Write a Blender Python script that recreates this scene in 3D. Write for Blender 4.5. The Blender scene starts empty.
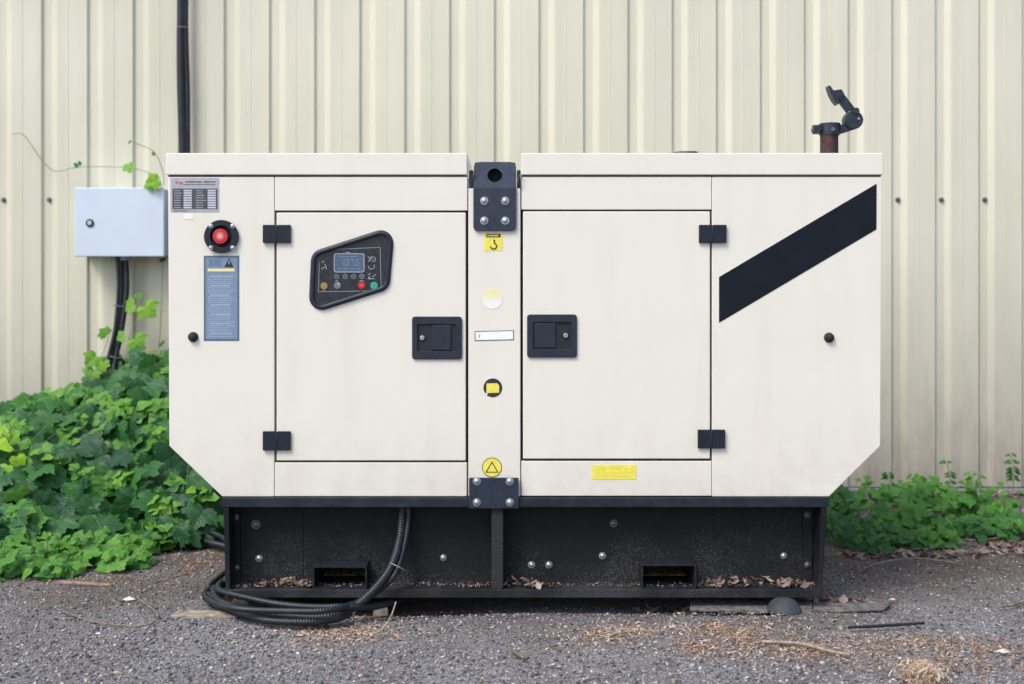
import bpy, bmesh, math, random
import numpy as np
from mathutils import Vector, Matrix
random.seed(11)
rng = np.random.default_rng(11)
SC = bpy.context.scene
COL = SC.collection
R = math.radians
F, CX, HZ, D0, CH = 1192.0, 512.0, 285.0, 4.0, 1.084     # focal px, centre x, horizon row, distance to front plane, eye height

def PX(px, Y=0.0): return (px - CX) * (D0 + Y) / F
def PZ(py, Y=0.0): return CH - (py - HZ) * (D0 + Y) / F
def P3(px, py, Y=0.0): return Vector((PX(px, Y), Y, PZ(py, Y)))
def PG(px, py, z=0.0):
    d = (CH - z) * F / (py - HZ)
    return Vector(((px - CX) * d / F, d - D0, z))

# ------------------------------------------------------------------ materials
def new_mat(name):
    m = bpy.data.materials.new(name); m.use_nodes = True
    nt = m.node_tree; b = nt.nodes['Principled BSDF']
    return m, nt, b
def N(nt, t, **kw):
    n = nt.nodes.new(t)
    for k, v in kw.items():
        if k.startswith('i_'): n.inputs[k[2:].replace('_', ' ')].default_value = v
        else: setattr(n, k, v)
    return n
def ramp(nt, stops, interp='LINEAR'):
    n = nt.nodes.new('ShaderNodeValToRGB'); n.color_ramp.interpolation = interp
    e = n.color_ramp.elements
    while len(e) < len(stops): e.new(0.5)
    for el, (p, c) in zip(e, stops):
        el.position = p; el.color = (c[0], c[1], c[2], 1) if not isinstance(c, (int, float)) else (c, c, c, 1)
    return n
def mix(nt, a, b, fac, mode='MIX'):
    n = nt.nodes.new('ShaderNodeMix'); n.data_type = 'RGBA'; n.blend_type = mode
    for sock, v in ((n.inputs[0], fac), (n.inputs[6], a), (n.inputs[7], b)):
        if hasattr(v, 'is_linked'): nt.links.new(v, sock)
        elif isinstance(v, (int, float)): sock.default_value = v
        else: sock.default_value = (v[0], v[1], v[2], 1)
    return n.outputs[2]
def math_n(nt, op, a, b=0.0, c=None, clamp=False):
    n = nt.nodes.new('ShaderNodeMath'); n.operation = op; n.use_clamp = clamp
    for i, v in enumerate((a, b) if c is None else (a, b, c)):
        if hasattr(v, 'is_linked'): nt.links.new(v, n.inputs[i])
        else: n.inputs[i].default_value = v
    return n.outputs[0]
def maprange(nt, v, a, b, c=0.0, d=1.0):
    n = nt.nodes.new('ShaderNodeMapRange'); nt.links.new(v, n.inputs[0])
    for i, x in enumerate((a, b, c, d)): n.inputs[i + 1].default_value = x
    return n.outputs[0]
def noise(nt, scale, detail=4, rough=0.55, stretch=None, world=True, dist=0.0):
    if world:
        g = nt.nodes.new('ShaderNodeNewGeometry'); v = g.outputs['Position']
    else:
        g = nt.nodes.new('ShaderNodeTexCoord'); v = g.outputs['Object']
    if stretch:
        mp = nt.nodes.new('ShaderNodeMapping'); mp.inputs['Scale'].default_value = stretch
        nt.links.new(v, mp.inputs[0]); v = mp.outputs[0]
    n = nt.nodes.new('ShaderNodeTexNoise'); n.inputs['Scale'].default_value = scale
    n.inputs['Detail'].default_value = detail; n.inputs['Roughness'].default_value = rough
    n.inputs['Distortion'].default_value = dist
    nt.links.new(v, n.inputs['Vector'])
    return n.outputs['Fac']
def bump(nt, b, h, strength=0.3, dist=0.002, prev=None):
    n = nt.nodes.new('ShaderNodeBump'); n.inputs['Strength'].default_value = strength
    n.inputs['Distance'].default_value = dist
    nt.links.new(h, n.inputs['Height'])
    if prev: nt.links.new(prev, n.inputs['Normal'])
    nt.links.new(n.outputs[0], b.inputs['Normal'])
    return n.outputs[0]
def posz(nt):
    g = nt.nodes.new('ShaderNodeNewGeometry'); s = nt.nodes.new('ShaderNodeSeparateXYZ')
    nt.links.new(g.outputs['Position'], s.inputs[0]); return s
MAT = {}
def simple(name, col, rough=0.5, metal=0.0, var=0.06, nscale=30, bmp=0.0, bscale=400, spec=0.5):
    m, nt, b = new_mat(name)
    n = noise(nt, nscale)
    c2 = [max(0, c * (1 - var * 2)) for c in col]; c3 = [min(1, c * (1 + var)) for c in col]
    r = ramp(nt, [(0.3, c2), (0.7, c3)]); nt.links.new(n, r.inputs[0])
    nt.links.new(r.outputs[0], b.inputs['Base Color'])
    b.inputs['Roughness'].default_value = rough; b.inputs['Metallic'].default_value = metal
    b.inputs['Specular IOR Level'].default_value = spec
    rr = maprange(nt, noise(nt, nscale * 3), 0.2, 0.8, max(0.02, rough - 0.08), min(1, rough + 0.1)); nt.links.new(rr, b.inputs['Roughness'])
    if bmp: bump(nt, b, noise(nt, bscale, 2), bmp, 0.0006)
    MAT[name] = m; return m

# generator enclosure paint: powder-coated off white, faint grime streaks
m, nt, b = new_mat('enclosure_paint')
st = noise(nt, 5, 5, 0.6, (2.0, 2.0, 0.3))
st2 = noise(nt, 26, 3, 0.6, (2.0, 2.0, 0.06))
r1 = ramp(nt, [(0.50, (0.735, 0.712, 0.635)), (0.80, (0.695, 0.66, 0.565))]); nt.links.new(st, r1.inputs[0])
r2 = ramp(nt, [(0.60, 0.0), (0.8, 0.12)]); nt.links.new(st2, r2.inputs[0])
c = mix(nt, r1.outputs[0], (0.58, 0.53, 0.45), r2.outputs[0])
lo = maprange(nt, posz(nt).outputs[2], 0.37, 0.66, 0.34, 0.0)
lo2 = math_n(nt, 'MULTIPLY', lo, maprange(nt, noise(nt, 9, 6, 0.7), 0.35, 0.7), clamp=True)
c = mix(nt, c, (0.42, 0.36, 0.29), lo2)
spk = ramp(nt, [(0.72, 0.0), (0.76, 0.6)]); nt.links.new(noise(nt, 85, 2, 0.5), spk.inputs[0])
spm = math_n(nt, 'MULTIPLY', spk.outputs[0], maprange(nt, noise(nt, 4, 2), 0.5, 0.7, 0, 0.8), clamp=True)
c = mix(nt, c, (0.45, 0.40, 0.33), spm)
nt.links.new(c, b.inputs['Base Color'])
nt.links.new(maprange(nt, noise(nt, 6, 4), 0.3, 0.7, 0.28, 0.50), b.inputs['Roughness']); b.inputs['Specular IOR Level'].default_value = 0.45
bn = bump(nt, b, noise(nt, 600, 2), 0.12, 0.0004)
bump(nt, b, noise(nt, 2.6, 2), 0.45, 0.008, bn)
MAT['paint'] = m

# painted corrugated wall cladding
m, nt, b = new_mat('cladding_paint')
st = noise(nt, 5, 5, 0.6, (2.2, 2.2, 0.12))
r1 = ramp(nt, [(0.30, (0.67, 0.650, 0.530)), (0.72, (0.605, 0.585, 0.475))]); nt.links.new(st, r1.inputs[0])
big = ramp(nt, [(0.35, (1, 1, 1)), (0.75, (0.88, 0.90, 0.87))]); nt.links.new(noise(nt, 0.8, 3), big.inputs[0])
c = mix(nt, r1.outputs[0], big.outputs[0], 1.0, 'MULTIPLY')
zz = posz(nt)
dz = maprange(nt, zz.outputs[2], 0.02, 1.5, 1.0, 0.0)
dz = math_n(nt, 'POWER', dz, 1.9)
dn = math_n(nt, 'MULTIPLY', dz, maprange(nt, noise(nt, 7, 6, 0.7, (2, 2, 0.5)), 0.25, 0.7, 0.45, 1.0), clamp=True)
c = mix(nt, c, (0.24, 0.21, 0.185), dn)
sc = ramp(nt, [(0.73, 0.0), (0.77, 0.5)]); nt.links.new(noise(nt, 30, 3, 0.6, (1.5, 1, 0.6)), sc.inputs[0])
c = mix(nt, c, (0.33, 0.31, 0.27), sc.outputs[0])
nt.links.new(c, b.inputs['Base Color'])
b.inputs['Roughness'].default_value = 0.45
bump(nt, b, noise(nt, 3.0, 3, 0.5, (1, 1, 0.5)), 0.5, 0.014)
MAT['wall'] = m

# charcoal paint
simple('charcoal', (0.012, 0.018, 0.029), 0.42, 0, 0.10, 25, 0.15, 700, 0.3)
simple('stripe', (0.009, 0.013, 0.019), 0.55, 0, 0.08, 12, 0.05, 400, 0.12)
simple('bracket_paint', (0.019, 0.029, 0.050), 0.28, 0, 0.12, 30, 0.15, 500)
simple('black_rubber', (0.012, 0.013, 0.015), 0.75, 0, 0.2, 60, 0.3)
simple('foot_rubber', (0.040, 0.045, 0.055), 0.7, 0, 0.15, 30, 0.1)
simple('conduit_plastic', (0.012, 0.017, 0.025), 0.42, 0, 0.3, 20, 0.1)
simple('dark_void', (0.006, 0.006, 0.007), 0.9, 0)  # near-black colour standing in for the shade inside holes and slots
simple('bolt_zinc', (0.55, 0.60, 0.62), 0.33, 0.85, 0.2, 120, 0.3, 900)
simple('dull_bolt', (0.18, 0.18, 0.18), 0.5, 0.6, 0.3, 120, 0.3, 900)
simple('box_paint', (0.56, 0.64, 0.745), 0.40, 0, 0.03, 5, 0.1, 600)
simple('grey_gland', (0.30, 0.34, 0.38), 0.5)
simple('plate_alu', (0.42, 0.43, 0.47), 0.35, 0.5, 0.05, 50)
simple('plate_dark', (0.06, 0.065, 0.08), 0.5)
simple('plate_light', (0.52, 0.54, 0.60), 0.5)
simple('label_blue', (0.17, 0.25, 0.36), 0.45, 0, 0.05, 40)
simple('label_blue_dark', (0.08, 0.13, 0.21), 0.5)
simple('label_text', (0.42, 0.50, 0.60), 0.5)
simple('label_black', (0.02, 0.022, 0.028), 0.5)
simple('label_yellow', (0.80, 0.72, 0.10), 0.45, 0, 0.06, 60)
simple('label_faded', (0.76, 0.73, 0.34), 0.5, 0, 0.06, 60)
simple('label_white', (0.82, 0.86, 0.90), 0.4, 0, 0.02, 60)
simple('label_pale', (0.80, 0.80, 0.78), 0.4, 0, 0.02, 60)
simple('plate_red', (0.55, 0.12, 0.14), 0.5)
simple('button_red', (0.50, 0.015, 0.03), 0.3, 0, 0.05, 60)
simple('button_pink', (0.62, 0.08, 0.10), 0.35)
simple('button_cream', (0.62, 0.36, 0.24), 0.35)
simple('button_green', (0.02, 0.38, 0.26), 0.35)
simple('button_amber', (0.30, 0.19, 0.07), 0.35)
simple('button_grey', (0.14, 0.18, 0.22), 0.4)
simple('panel_face', (0.020, 0.023, 0.032), 0.30, 0, 0.3, 60)
simple('panel_line', (0.30, 0.34, 0.40), 0.5)
simple('handle_plastic', (0.017, 0.025, 0.040), 0.45, 0, 0.12, 40, 0.2, 900, 0.35)
simple('handle_recess', (0.008, 0.011, 0.017), 0.55, 0, 0.12, 40)
simple('rust_pipe', (0.055, 0.026, 0.026), 0.75, 0.1, 0.35, 60, 0.5, 200)
simple('cast_dark', (0.020, 0.030, 0.045), 0.42, 0.2, 0.25, 60, 0.3, 300)
simple('tie_plastic', (0.20, 0.22, 0.24), 0.5)
simple('concrete', (0.20, 0.195, 0.19), 0.9, 0, 0.2, 12, 0.6, 90)

# display
m, nt, b = new_mat('lcd_screen')
b.inputs['Base Color'].default_value = (0.07, 0.115, 0.18, 1); b.inputs['Roughness'].default_value = 0.25
nt.links.new(maprange(nt, noise(nt, 40), 0.3, 0.7, 0.2, 0.4), b.inputs['Roughness'])
MAT['lcd'] = m
simple('lcd_digit', (0.20, 0.28, 0.40), 0.4)

# base frame: charcoal steel with splashed dust rising from the ground
m, nt, b = new_mat('base_steel')
zz = posz(nt).outputs[2]
g = maprange(nt, zz, 0.03, 0.27, 1.0, 0.0)
vn = nt.nodes.new('ShaderNodeTexNoise'); vn.inputs['Scale'].default_value = 330; vn.inputs['Detail'].default_value = 2
gg = nt.nodes.new('ShaderNodeNewGeometry'); nt.links.new(gg.outputs['Position'], vn.inputs['Vector'])
patch = maprange(nt, noise(nt, 5, 3), 0.38, 0.62, -0.08, 0.05)
thr = math_n(nt, 'ADD', math_n(nt, 'MULTIPLY', g, 0.17), patch)
s1 = math_n(nt, 'ADD', vn.outputs['Fac'], thr)
sp = ramp(nt, [(0.66, 0.0), (0.80, 0.55)]); nt.links.new(s1, sp.inputs[0])
film = math_n(nt, 'MULTIPLY', math_n(nt, 'POWER', g, 1.3), maprange(nt, noise(nt, 8, 5), 0.3, 0.7, 0.1, 0.5), clamp=True)
c = mix(nt, (0.0055, 0.0070, 0.0095), (0.028, 0.025, 0.027), film)
c = mix(nt, c, (0.13, 0.13, 0.145), sp.outputs[0])
nt.links.new(c, b.inputs['Base Color'])
rr = maprange(nt, sp.outputs[0], 0, 1, 0.6, 0.9); nt.links.new(rr, b.inputs['Roughness'])
b.inputs['Specular IOR Level'].default_value = 0.25
bump(nt, b, noise(nt, 250, 3), 0.4, 0.001)
MAT['base'] = m

# rail: cleaner bluish charcoal, slightly dusty
m, nt, b = new_mat('rail_steel')
f = maprange(nt, noise(nt, 22, 6, 0.7, (0.6, 1, 1)), 0.45, 0.75, 0, 0.5)
nt.links.new(mix(nt, (0.012, 0.017, 0.026), (0.05, 0.055, 0.065), f), b.inputs['Base Color'])
b.inputs['Roughness'].default_value = 0.5; b.inputs['Specular IOR Level'].default_value = 0.25
bump(nt, b, noise(nt, 300, 3), 0.3, 0.001)
MAT['rail'] = m

# ground: compacted grey chippings, brown grit toward the wall
m, nt, b = new_mat('chippings_ground')
sx = posz(nt)
vor = nt.nodes.new('ShaderNodeTexVoronoi'); vor.inputs['Scale'].default_value = 150
g1 = nt.nodes.new('ShaderNodeNewGeometry'); nt.links.new(g1.outputs['Position'], vor.inputs['Vector'])
cr = ramp(nt, [(0.0, (0.05, 0.052, 0.058)), (0.45, (0.17, 0.167, 0.178)), (0.8, (0.34, 0.34, 0.36)), (1.0, (0.42, 0.42, 0.44))])
sepc = nt.nodes.new('ShaderNodeSeparateColor'); nt.links.new(vor.outputs['Color'], sepc.inputs[0]); nt.links.new(sepc.outputs[0], cr.inputs[0])
v2 = nt.nodes.new('ShaderNodeTexVoronoi'); v2.inputs['Scale'].default_value = 420; nt.links.new(g1.outputs['Position'], v2.inputs['Vector'])
sep2 = nt.nodes.new('ShaderNodeSeparateColor'); nt.links.new(v2.outputs['Color'], sep2.inputs[0])
cr2 = ramp(nt, [(0.0, (0.045, 0.045, 0.05)), (0.6, (0.145, 0.142, 0.15)), (1.0, (0.38, 0.38, 0.40))]); nt.links.new(sep2.outputs[1], cr2.inputs[0])
c = mix(nt, cr.outputs[0], cr2.outputs[0], 0.5)
bn_ = maprange(nt, noise(nt, 1.6, 5, 0.65), 0.42, 0.62, 0.0, 0.75)
back = maprange(nt, sx.outputs[1], -0.3, 0.7, 0.0, 0.75)
bf = math_n(nt, 'ADD', math_n(nt, 'MULTIPLY', bn_, 0.75), back, clamp=True)
c = mix(nt, c, mix(nt, c, (0.46, 0.36, 0.28), 1.0, 'MULTIPLY'), 0.0)
brown = ramp(nt, [(0.25, (0.035, 0.028, 0.025)), (0.75, (0.16, 0.125, 0.105))]); nt.links.new(noise(nt, 120, 4, 0.7), brown.inputs[0])
c = mix(nt, c, brown.outputs[0], bf)
nt.links.new(c, b.inputs['Base Color']); b.inputs['Roughness'].default_value = 0.9
inv = math_n(nt, 'SUBTRACT', 1.0, vor.outputs['Distance'])
bb = bump(nt, b, inv, 0.7, 0.004)
bump(nt, b, noise(nt, 45, 5, 0.7), 0.8, 0.006, bb)
MAT['ground'] = m

def attr_mat(name, stops, rough=0.8, trans=0.0, spec=0.3, bmp=0.0, vein=False):
    m, nt, b = new_mat(name)
    a = nt.nodes.new('ShaderNodeAttribute'); a.attribute_name = 'tint'
    r = ramp(nt, stops); nt.links.new(a.outputs['Fac'], r.inputs[0])
    n = noise(nt, 70, 3)
    c = mix(nt, r.outputs[0], mix(nt, r.outputs[0], (0.72, 0.72, 0.72), 1.0, 'MULTIPLY'), maprange(nt, n, 0.35, 0.65, 0, 0.7))
    nt.links.new(c, b.inputs['Base Color'])
    b.inputs['Roughness'].default_value = rough; b.inputs['Specular IOR Level'].default_value = spec
    if vein:
        la = nt.nodes.new('ShaderNodeAttribute'); la.attribute_name = 'leafco'
        sp_ = nt.nodes.new('ShaderNodeSeparateXYZ'); nt.links.new(la.outputs['Vector'], sp_.inputs[0])
        ax_ = math_n(nt, 'ABSOLUTE', sp_.outputs[0])
        w1 = maprange(nt, ax_, 0.0, 0.035, 1.0, 0.0)
        q_ = math_n(nt, 'MULTIPLY', math_n(nt, 'SUBTRACT', sp_.outputs[1], math_n(nt, 'MULTIPLY', ax_, 0.75)), 6.5)
        fr_ = math_n(nt, 'ABSOLUTE', math_n(nt, 'SUBTRACT', math_n(nt, 'FRACT', q_), 0.5))
        w2 = maprange(nt, fr_, 0.0, 0.12, 0.7, 0.0)
        vv = math_n(nt, 'MAXIMUM', w1, w2)
        c = mix(nt, c, mix(nt, c, (1.5, 1.35, 1.4), 1.0, 'MULTIPLY'), math_n(nt, 'MULTIPLY', vv, 0.5))
        nt.links.new(c, b.inputs['Base Color'])
        h_ = math_n(nt, 'SUBTRACT', math_n(nt, 'MULTIPLY', noise(nt, 120, 3), 0.6), math_n(nt, 'MULTIPLY', vv, 0.6))
        bump(nt, b, h_, 0.9, 0.003)
    elif bmp: bump(nt, b, noise(nt, 160, 3), bmp, 0.002)
    if trans:
        t = nt.nodes.new('ShaderNodeBsdfTranslucent')
        tc = mix(nt, c, (1.0, 1.25, 0.45), 1.0, 'MULTIPLY'); nt.links.new(tc, t.inputs[0])
        ms = nt.nodes.new('ShaderNodeMixShader'); ms.inputs[0].default_value = trans
        out = nt.nodes['Material Output']
        nt.links.new(b.outputs[0], ms.inputs[1]); nt.links.new(t.outputs[0], ms.inputs[2]); nt.links.new(ms.outputs[0], out.inputs[0])
    MAT[name] = m; return m
attr_mat('leaf', [(0.0, (0.016, 0.082, 0.036)), (0.35, (0.048, 0.195, 0.042)), (0.65, (0.135, 0.36, 0.045)), (1.0, (0.36, 0.60, 0.02))], 0.45, 0.28, 0.38, 0.5, vein=True)
attr_mat('pebble', [(0.0, (0.045, 0.046, 0.052)), (0.5, (0.185, 0.183, 0.192)), (0.80, (0.42, 0.42, 0.435)), (0.89, (0.30, 0.21, 0.15)), (0.95, (0.50, 0.48, 0.46)), (1.0, (0.74, 0.73, 0.71))], 0.85, 0, 0.3, 0.3)
attr_mat('dry', [(0.0, (0.10, 0.062, 0.045)), (0.4, (0.27, 0.165, 0.115)), (0.75, (0.52, 0.36, 0.26)), (1.0, (0.72, 0.62, 0.50))], 0.85, 0.1, 0.2, 0.3)
attr_mat('dead_leaf', [(0.0, (0.08, 0.055, 0.05)), (0.5, (0.22, 0.155, 0.135)), (1.0, (0.42, 0.33, 0.29))], 0.85, 0.1, 0.2, 0.3)
simple('stem_green', (0.10, 0.20, 0.05), 0.6, 0, 0.3, 60)
simple('vine_stem', (0.26, 0.27, 0.12), 0.6, 0, 0.3, 30)
simple('stem_brown', (0.20, 0.15, 0.09), 0.7, 0, 0.3, 60)
simple('pocket_steel', (0.016, 0.020, 0.027), 0.6, 0, 0.3, 60, 0.2, 300, 0.2)
simple('dusty_steel', (0.040, 0.040, 0.043), 0.85, 0, 0.6, 260, 0.5, 300, 0.2)
simple('pocket_dust', (0.42, 0.34, 0.15), 0.95, 0, 0.5, 90, 0.5, 200, 0.1)
simple('yellow_print', (0.70, 0.62, 0.10), 0.5)
simple('old_wood', (0.15, 0.140, 0.135), 0.85, 0, 0.35, 40, 0.6, 120)
simple('pale_wood', (0.36, 0.30, 0.24), 0.8, 0, 0.3, 40, 0.5, 120)
simple('twig', (0.24, 0.18, 0.13), 0.8, 0, 0.35, 60, 0.5, 200)

# ------------------------------------------------------------------ object helpers
def tag(o, label=None, cat=None, group=None, kind=None):
    if label: o['label'] = label
    if cat: o['category'] = cat
    if group: o['group'] = group
    if kind: o['kind'] = kind
    return o
def empty(name, loc=(0, 0, 0), label=None, cat=None, group=None):
    o = bpy.data.objects.new(name, None); COL.objects.link(o); o.location = loc; o.empty_display_size = 0.05
    return tag(o, label, cat, group)
def link(name, me, mat, parent=None, bevel=0.0, seg=2, smooth=False):
    o = bpy.data.objects.new(name, me); COL.objects.link(o)
    if mat: me.materials.append(MAT[mat] if isinstance(mat, str) else mat)
    if parent:
        o.parent = parent
        p = parent; off = Vector((0, 0, 0))
        while p is not None: off += Vector(p.location); p = p.parent
        me.transform(Matrix.Translation(-off))
    if smooth:
        me.polygons.foreach_set('use_smooth', [True] * len(me.polygons))
    if bevel:
        md = o.modifiers.new('bevel', 'BEVEL'); md.width = bevel; md.segments = seg; md.limit_method = 'ANGLE'; md.angle_limit = R(40)
        md.harden_normals = False
    return o
class MB:
    """collects shapes into one mesh"""
    def __init__(s): s.v = []; s.f = []; s.sm = []; s.t = []
    def add(s, vs, fs, smooth=False, tint=0.5):
        o = len(s.v); s.v += [tuple(x) for x in vs]; s.f += [tuple(i + o for i in f) for f in fs]; s.sm += [smooth] * len(fs)
        s.t += [tint] * len(vs)
        return s
    def box(s, x0, x1, y0, y1, z0, z1):
        x0, x1 = sorted((x0, x1)); y0, y1 = sorted((y0, y1)); z0, z1 = sorted((z0, z1))
        v = [(x0,y0,z0),(x1,y0,z0),(x1,y1,z0),(x0,y1,z0),(x0,y0,z1),(x1,y0,z1),(x1,y1,z1),(x0,y1,z1)]
        return s.add(v, [(0,3,2,1),(4,5,6,7),(0,1,5,4),(1,2,6,5),(2,3,7,6),(3,0,4,7)])
    def prism(s, pts, y0, y1):
        """pts (x,z) counter-clockwise seen from the camera (-Y); extruded y0 (front) to y1"""
        a = sum(pts[i][0]*pts[(i+1) % len(pts)][1] - pts[(i+1) % len(pts)][0]*pts[i][1] for i in range(len(pts)))
        if a < 0: pts = pts[::-1]
        n = len(pts)
        v = [(x, y0, z) for x, z in pts] + [(x, y1, z) for x, z in pts]
        f = [tuple(range(n)), tuple(range(2*n - 1, n - 1, -1))] + [(i, n + i, n + (i+1) % n, (i+1) % n) for i in range(n)]
        return s.add(v, f)
    def ring(s, outer, inner, y0, y1):
        """closed frame between two outlines with the same point count"""
        n = len(outer)
        v = [(x, y0, z) for x, z in outer] + [(x, y0, z) for x, z in inner] + [(x, y1, z) for x, z in outer] + [(x, y1, z) for x, z in inner]
        f = []
        for i in range(n):
            j = (i+1) % n
            f += [(i, j, n+j, n+i), (2*n+i, 3*n+i, 3*n+j, 2*n+j), (i, 2*n+i, 2*n+j, j), (n+i, n+j, 3*n+j, 3*n+i)]
        return s.add(v, f)
    def tube(s, path, rad, seg=10, caps=True, smooth=True, tint=0.5):
        path = [Vector(p) for p in path]; n = len(path)
        rads = rad if isinstance(rad, (list, tuple)) else [rad] * n
        tang = []
        for i in range(n):
            t = path[min(n-1, i+1)] - path[max(0, i-1)]
            tang.append(t.normalized() if t.length > 1e-9 else Vector((0, 0, 1)))
        up = Vector((0, 0, 1)) if abs(tang[0].z) < 0.9 else Vector((0, 1, 0))
        a = tang[0].cross(up).normalized()
        vs = []
        for i in range(n):
            a = (a - tang[i] * a.dot(tang[i])).normalized(); bb = tang[i].cross(a)
            for k in range(seg):
                an = 2*math.pi*k/seg
                vs.append(path[i] + (a*math.cos(an) + bb*math.sin(an)) * rads[i])
        fs = [(i*seg+k, i*seg+(k+1) % seg, (i+1)*seg+(k+1) % seg, (i+1)*seg+k) for i in range(n-1) for k in range(seg)]
        if caps: fs += [tuple(range(seg))[::-1], tuple((n-1)*seg + k for k in range(seg))]
        return s.add(vs, fs, smooth, tint)
    def cyl(s, c, r, y0, y1, seg=24, r1=None):
        """disc facing the camera, axis Y"""
        r1 = r if r1 is None else r1
        v = [(c[0]+r*math.cos(2*math.pi*k/seg), y0, c[1]+r*math.sin(2*math.pi*k/seg)) for k in range(seg)]
        v += [(c[0]+r1*math.cos(2*math.pi*k/seg), y1, c[1]+r1*math.sin(2*math.pi*k/seg)) for k in range(seg)]
        f = [tuple(range(seg)), tuple(range(2*seg-1, seg-1, -1))] + [(i, seg+i, seg+(i+1) % seg, (i+1) % seg) for i in range(seg)]
        return s.add(v, f)
    def build(s, name, mat, parent=None, bevel=0.0, seg=2, tinted=False):
        me = bpy.data.meshes.new(name); me.from_pydata(s.v, [], s.f); me.update()
        me.polygons.foreach_set('use_smooth', s.sm)
        if tinted:
            at = me.attributes.new('tint', 'FLOAT', 'POINT'); at.data.foreach_set('value', s.t)
        return link(name, me, mat, parent, bevel, seg)
def rrect(x0, x1, z0, z1, r, n=5):
    x0, x1 = sorted((x0, x1)); z0, z1 = sorted((z0, z1)); out = []
    for cx, cz, a0 in ((x1-r, z0+r, -90), (x1-r, z1-r, 0), (x0+r, z1-r, 90), (x0+r, z0+r, 180)):
        for k in range(n+1):
            a = R(a0 + 90*k/n); out.append((cx + r*math.cos(a), cz + r*math.sin(a)))
    return out
def pxrect(px0, px1, py0, py1, Y=0.0): return PX(px0, Y), PX(px1, Y), PZ(py1, Y), PZ(py0, Y)
def round_poly(pts, r, n=6):
    out = []; m_ = len(pts)
    for i in range(m_):
        p = Vector(pts[i]); a = (Vector(pts[i-1]) - p); b_ = (Vector(pts[(i+1) % m_]) - p)
        a.normalize(); b_.normalize()
        half = math.acos(max(-1, min(1, a.dot(b_)))) / 2
        t = r / math.tan(half); bis = (a + b_).normalized(); c = p + bis * (r / math.sin(half))
        s_, e = p + a*t - c, p + b_*t - c
        for k in range(n+1):
            a0 = math.atan2(s_.y, s_.x); da = (math.atan2(e.y, e.x) - a0 + math.pi) % (2*math.pi) - math.pi
            q = Vector((r*math.cos(a0+da*k/n), r*math.sin(a0+da*k/n)))
            out.append((c.x + q.x, c.y + q.y))
    return out
def spline(pts, per=8):
    pts = [Vector(p) for p in pts]; q = [pts[0]*2 - pts[1]] + pts + [pts[-1]*2 - pts[-2]]; out = []
    for i in range(1, len(q)-2):
        for k in range(per):
            t = k/per; a, b_, c, d = q[i-1], q[i], q[i+1], q[i+2]
            out.append(0.5*((2*b_) + (c-a)*t + (2*a-5*b_+4*c-d)*t*t + (3*b_-a-3*c+d)*t**3))
    out.append(pts[-1]); return out
def resample(path, step):
    out = [path[0].copy()]; acc = 0.0
    for a, b_ in zip(path[:-1], path[1:]):
        L = (b_-a).length
        while acc + step <= L + 1e-12 and L > 0:
            acc += step; out.append(a + (b_-a)*(acc/L))
        acc -= L
    return out

S = 4.0/F      # metres per photo pixel on the front plane
# ------------------------------------------------------------------ world, sun, camera
w = bpy.data.worlds.new('World'); SC.world = w; w.use_nodes = True
sky = w.node_tree.nodes.new('ShaderNodeTexSky'); sky.sky_type = 'NISHITA'; sky.sun_disc = False
SUN_EL, SUN_AZ = 52.0, 222.0     # from the left, in front of the wall
sky.sun_elevation = R(SUN_EL); sky.sun_rotation = R(SUN_AZ)
sky.air_density = 1.0; sky.dust_density = 3.0; sky.ozone_density = 1.0
bg = w.node_tree.nodes['Background']; bg.inputs[1].default_value = 0.15
w.node_tree.links.new(sky.outputs[0], bg.inputs[0])
sl = bpy.data.lights.new('sun', 'SUN'); sl.energy = 1.5; sl.angle = R(24); sl.color = (1.0, 0.975, 0.94)
so = bpy.data.objects.new('sun', sl); COL.objects.link(so)
d = Vector((math.sin(R(SUN_AZ))*math.cos(R(SUN_EL)), math.cos(R(SUN_AZ))*math.cos(R(SUN_EL)), math.sin(R(SUN_EL))))
so.rotation_euler = (-d).to_track_quat('-Z', 'Y').to_euler(); so.location = d*20
cam = bpy.data.cameras.new('camera'); co = bpy.data.objects.new('camera', cam); COL.objects.link(co)
co.location = (0, -D0, CH); co.rotation_euler = (R(90), 0, 0)
cam.sensor_width = 36; cam.lens = F/1024*36; cam.shift_y = -(342-HZ)/1024; cam.clip_end = 500; cam.clip_start = 0.05
cam.dof.use_dof = True; cam.dof.focus_distance = D0; cam.dof.aperture_fstop = 2.4
SC.camera = co
SC.view_settings.view_transform = 'Standard'; SC.view_settings.look = 'None'; SC.view_settings.gamma = 1
SC.view_settings.exposure = 0.60
SC.render.engine = 'CYCLES'

# ------------------------------------------------------------------ ground
me = bpy.data.meshes.new('ground')
bm = bmesh.new()
xs = [-60, -20, -8] + [ -5 + i*0.1 for i in range(101)] + [8, 20, 60]
ys = [-60, -20, -8] + [-4.5 + i*0.1 for i in range(70)] + [6, 20, 60]
gv = []
def gz(x, y):
    d_ = 0.0
    if -5 <= x <= 5 and -4.5 <= y <= 2.4:
        d_ = 0.006*math.sin(x*3.1+y*1.7) + 0.004*math.sin(x*7.3-y*5.1+1.3)
        d_ -= 0.006
        if -0.06 < y < 1.0 and -0.93 < x < 1.0: d_ -= 0.034*min(1, (y+0.06)/0.08)  # ground lowered under the base, added to deepen the shadow in the gap
        edge = min(1, min(5-abs(x), y+4.5)/0.6); d_ *= max(0, edge)
    return d_
for y in ys: gv.append([bm.verts.new((x, y, gz(x, y))) for x in xs])
for j in range(len(ys)-1):
    for i in range(len(xs)-1): bm.faces.new((gv[j][i], gv[j][i+1], gv[j+1][i+1], gv[j+1][i]))
bm.to_mesh(me); bm.free()
g_o = link('ground', me, 'ground', smooth=True); tag(g_o, kind='structure')

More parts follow.
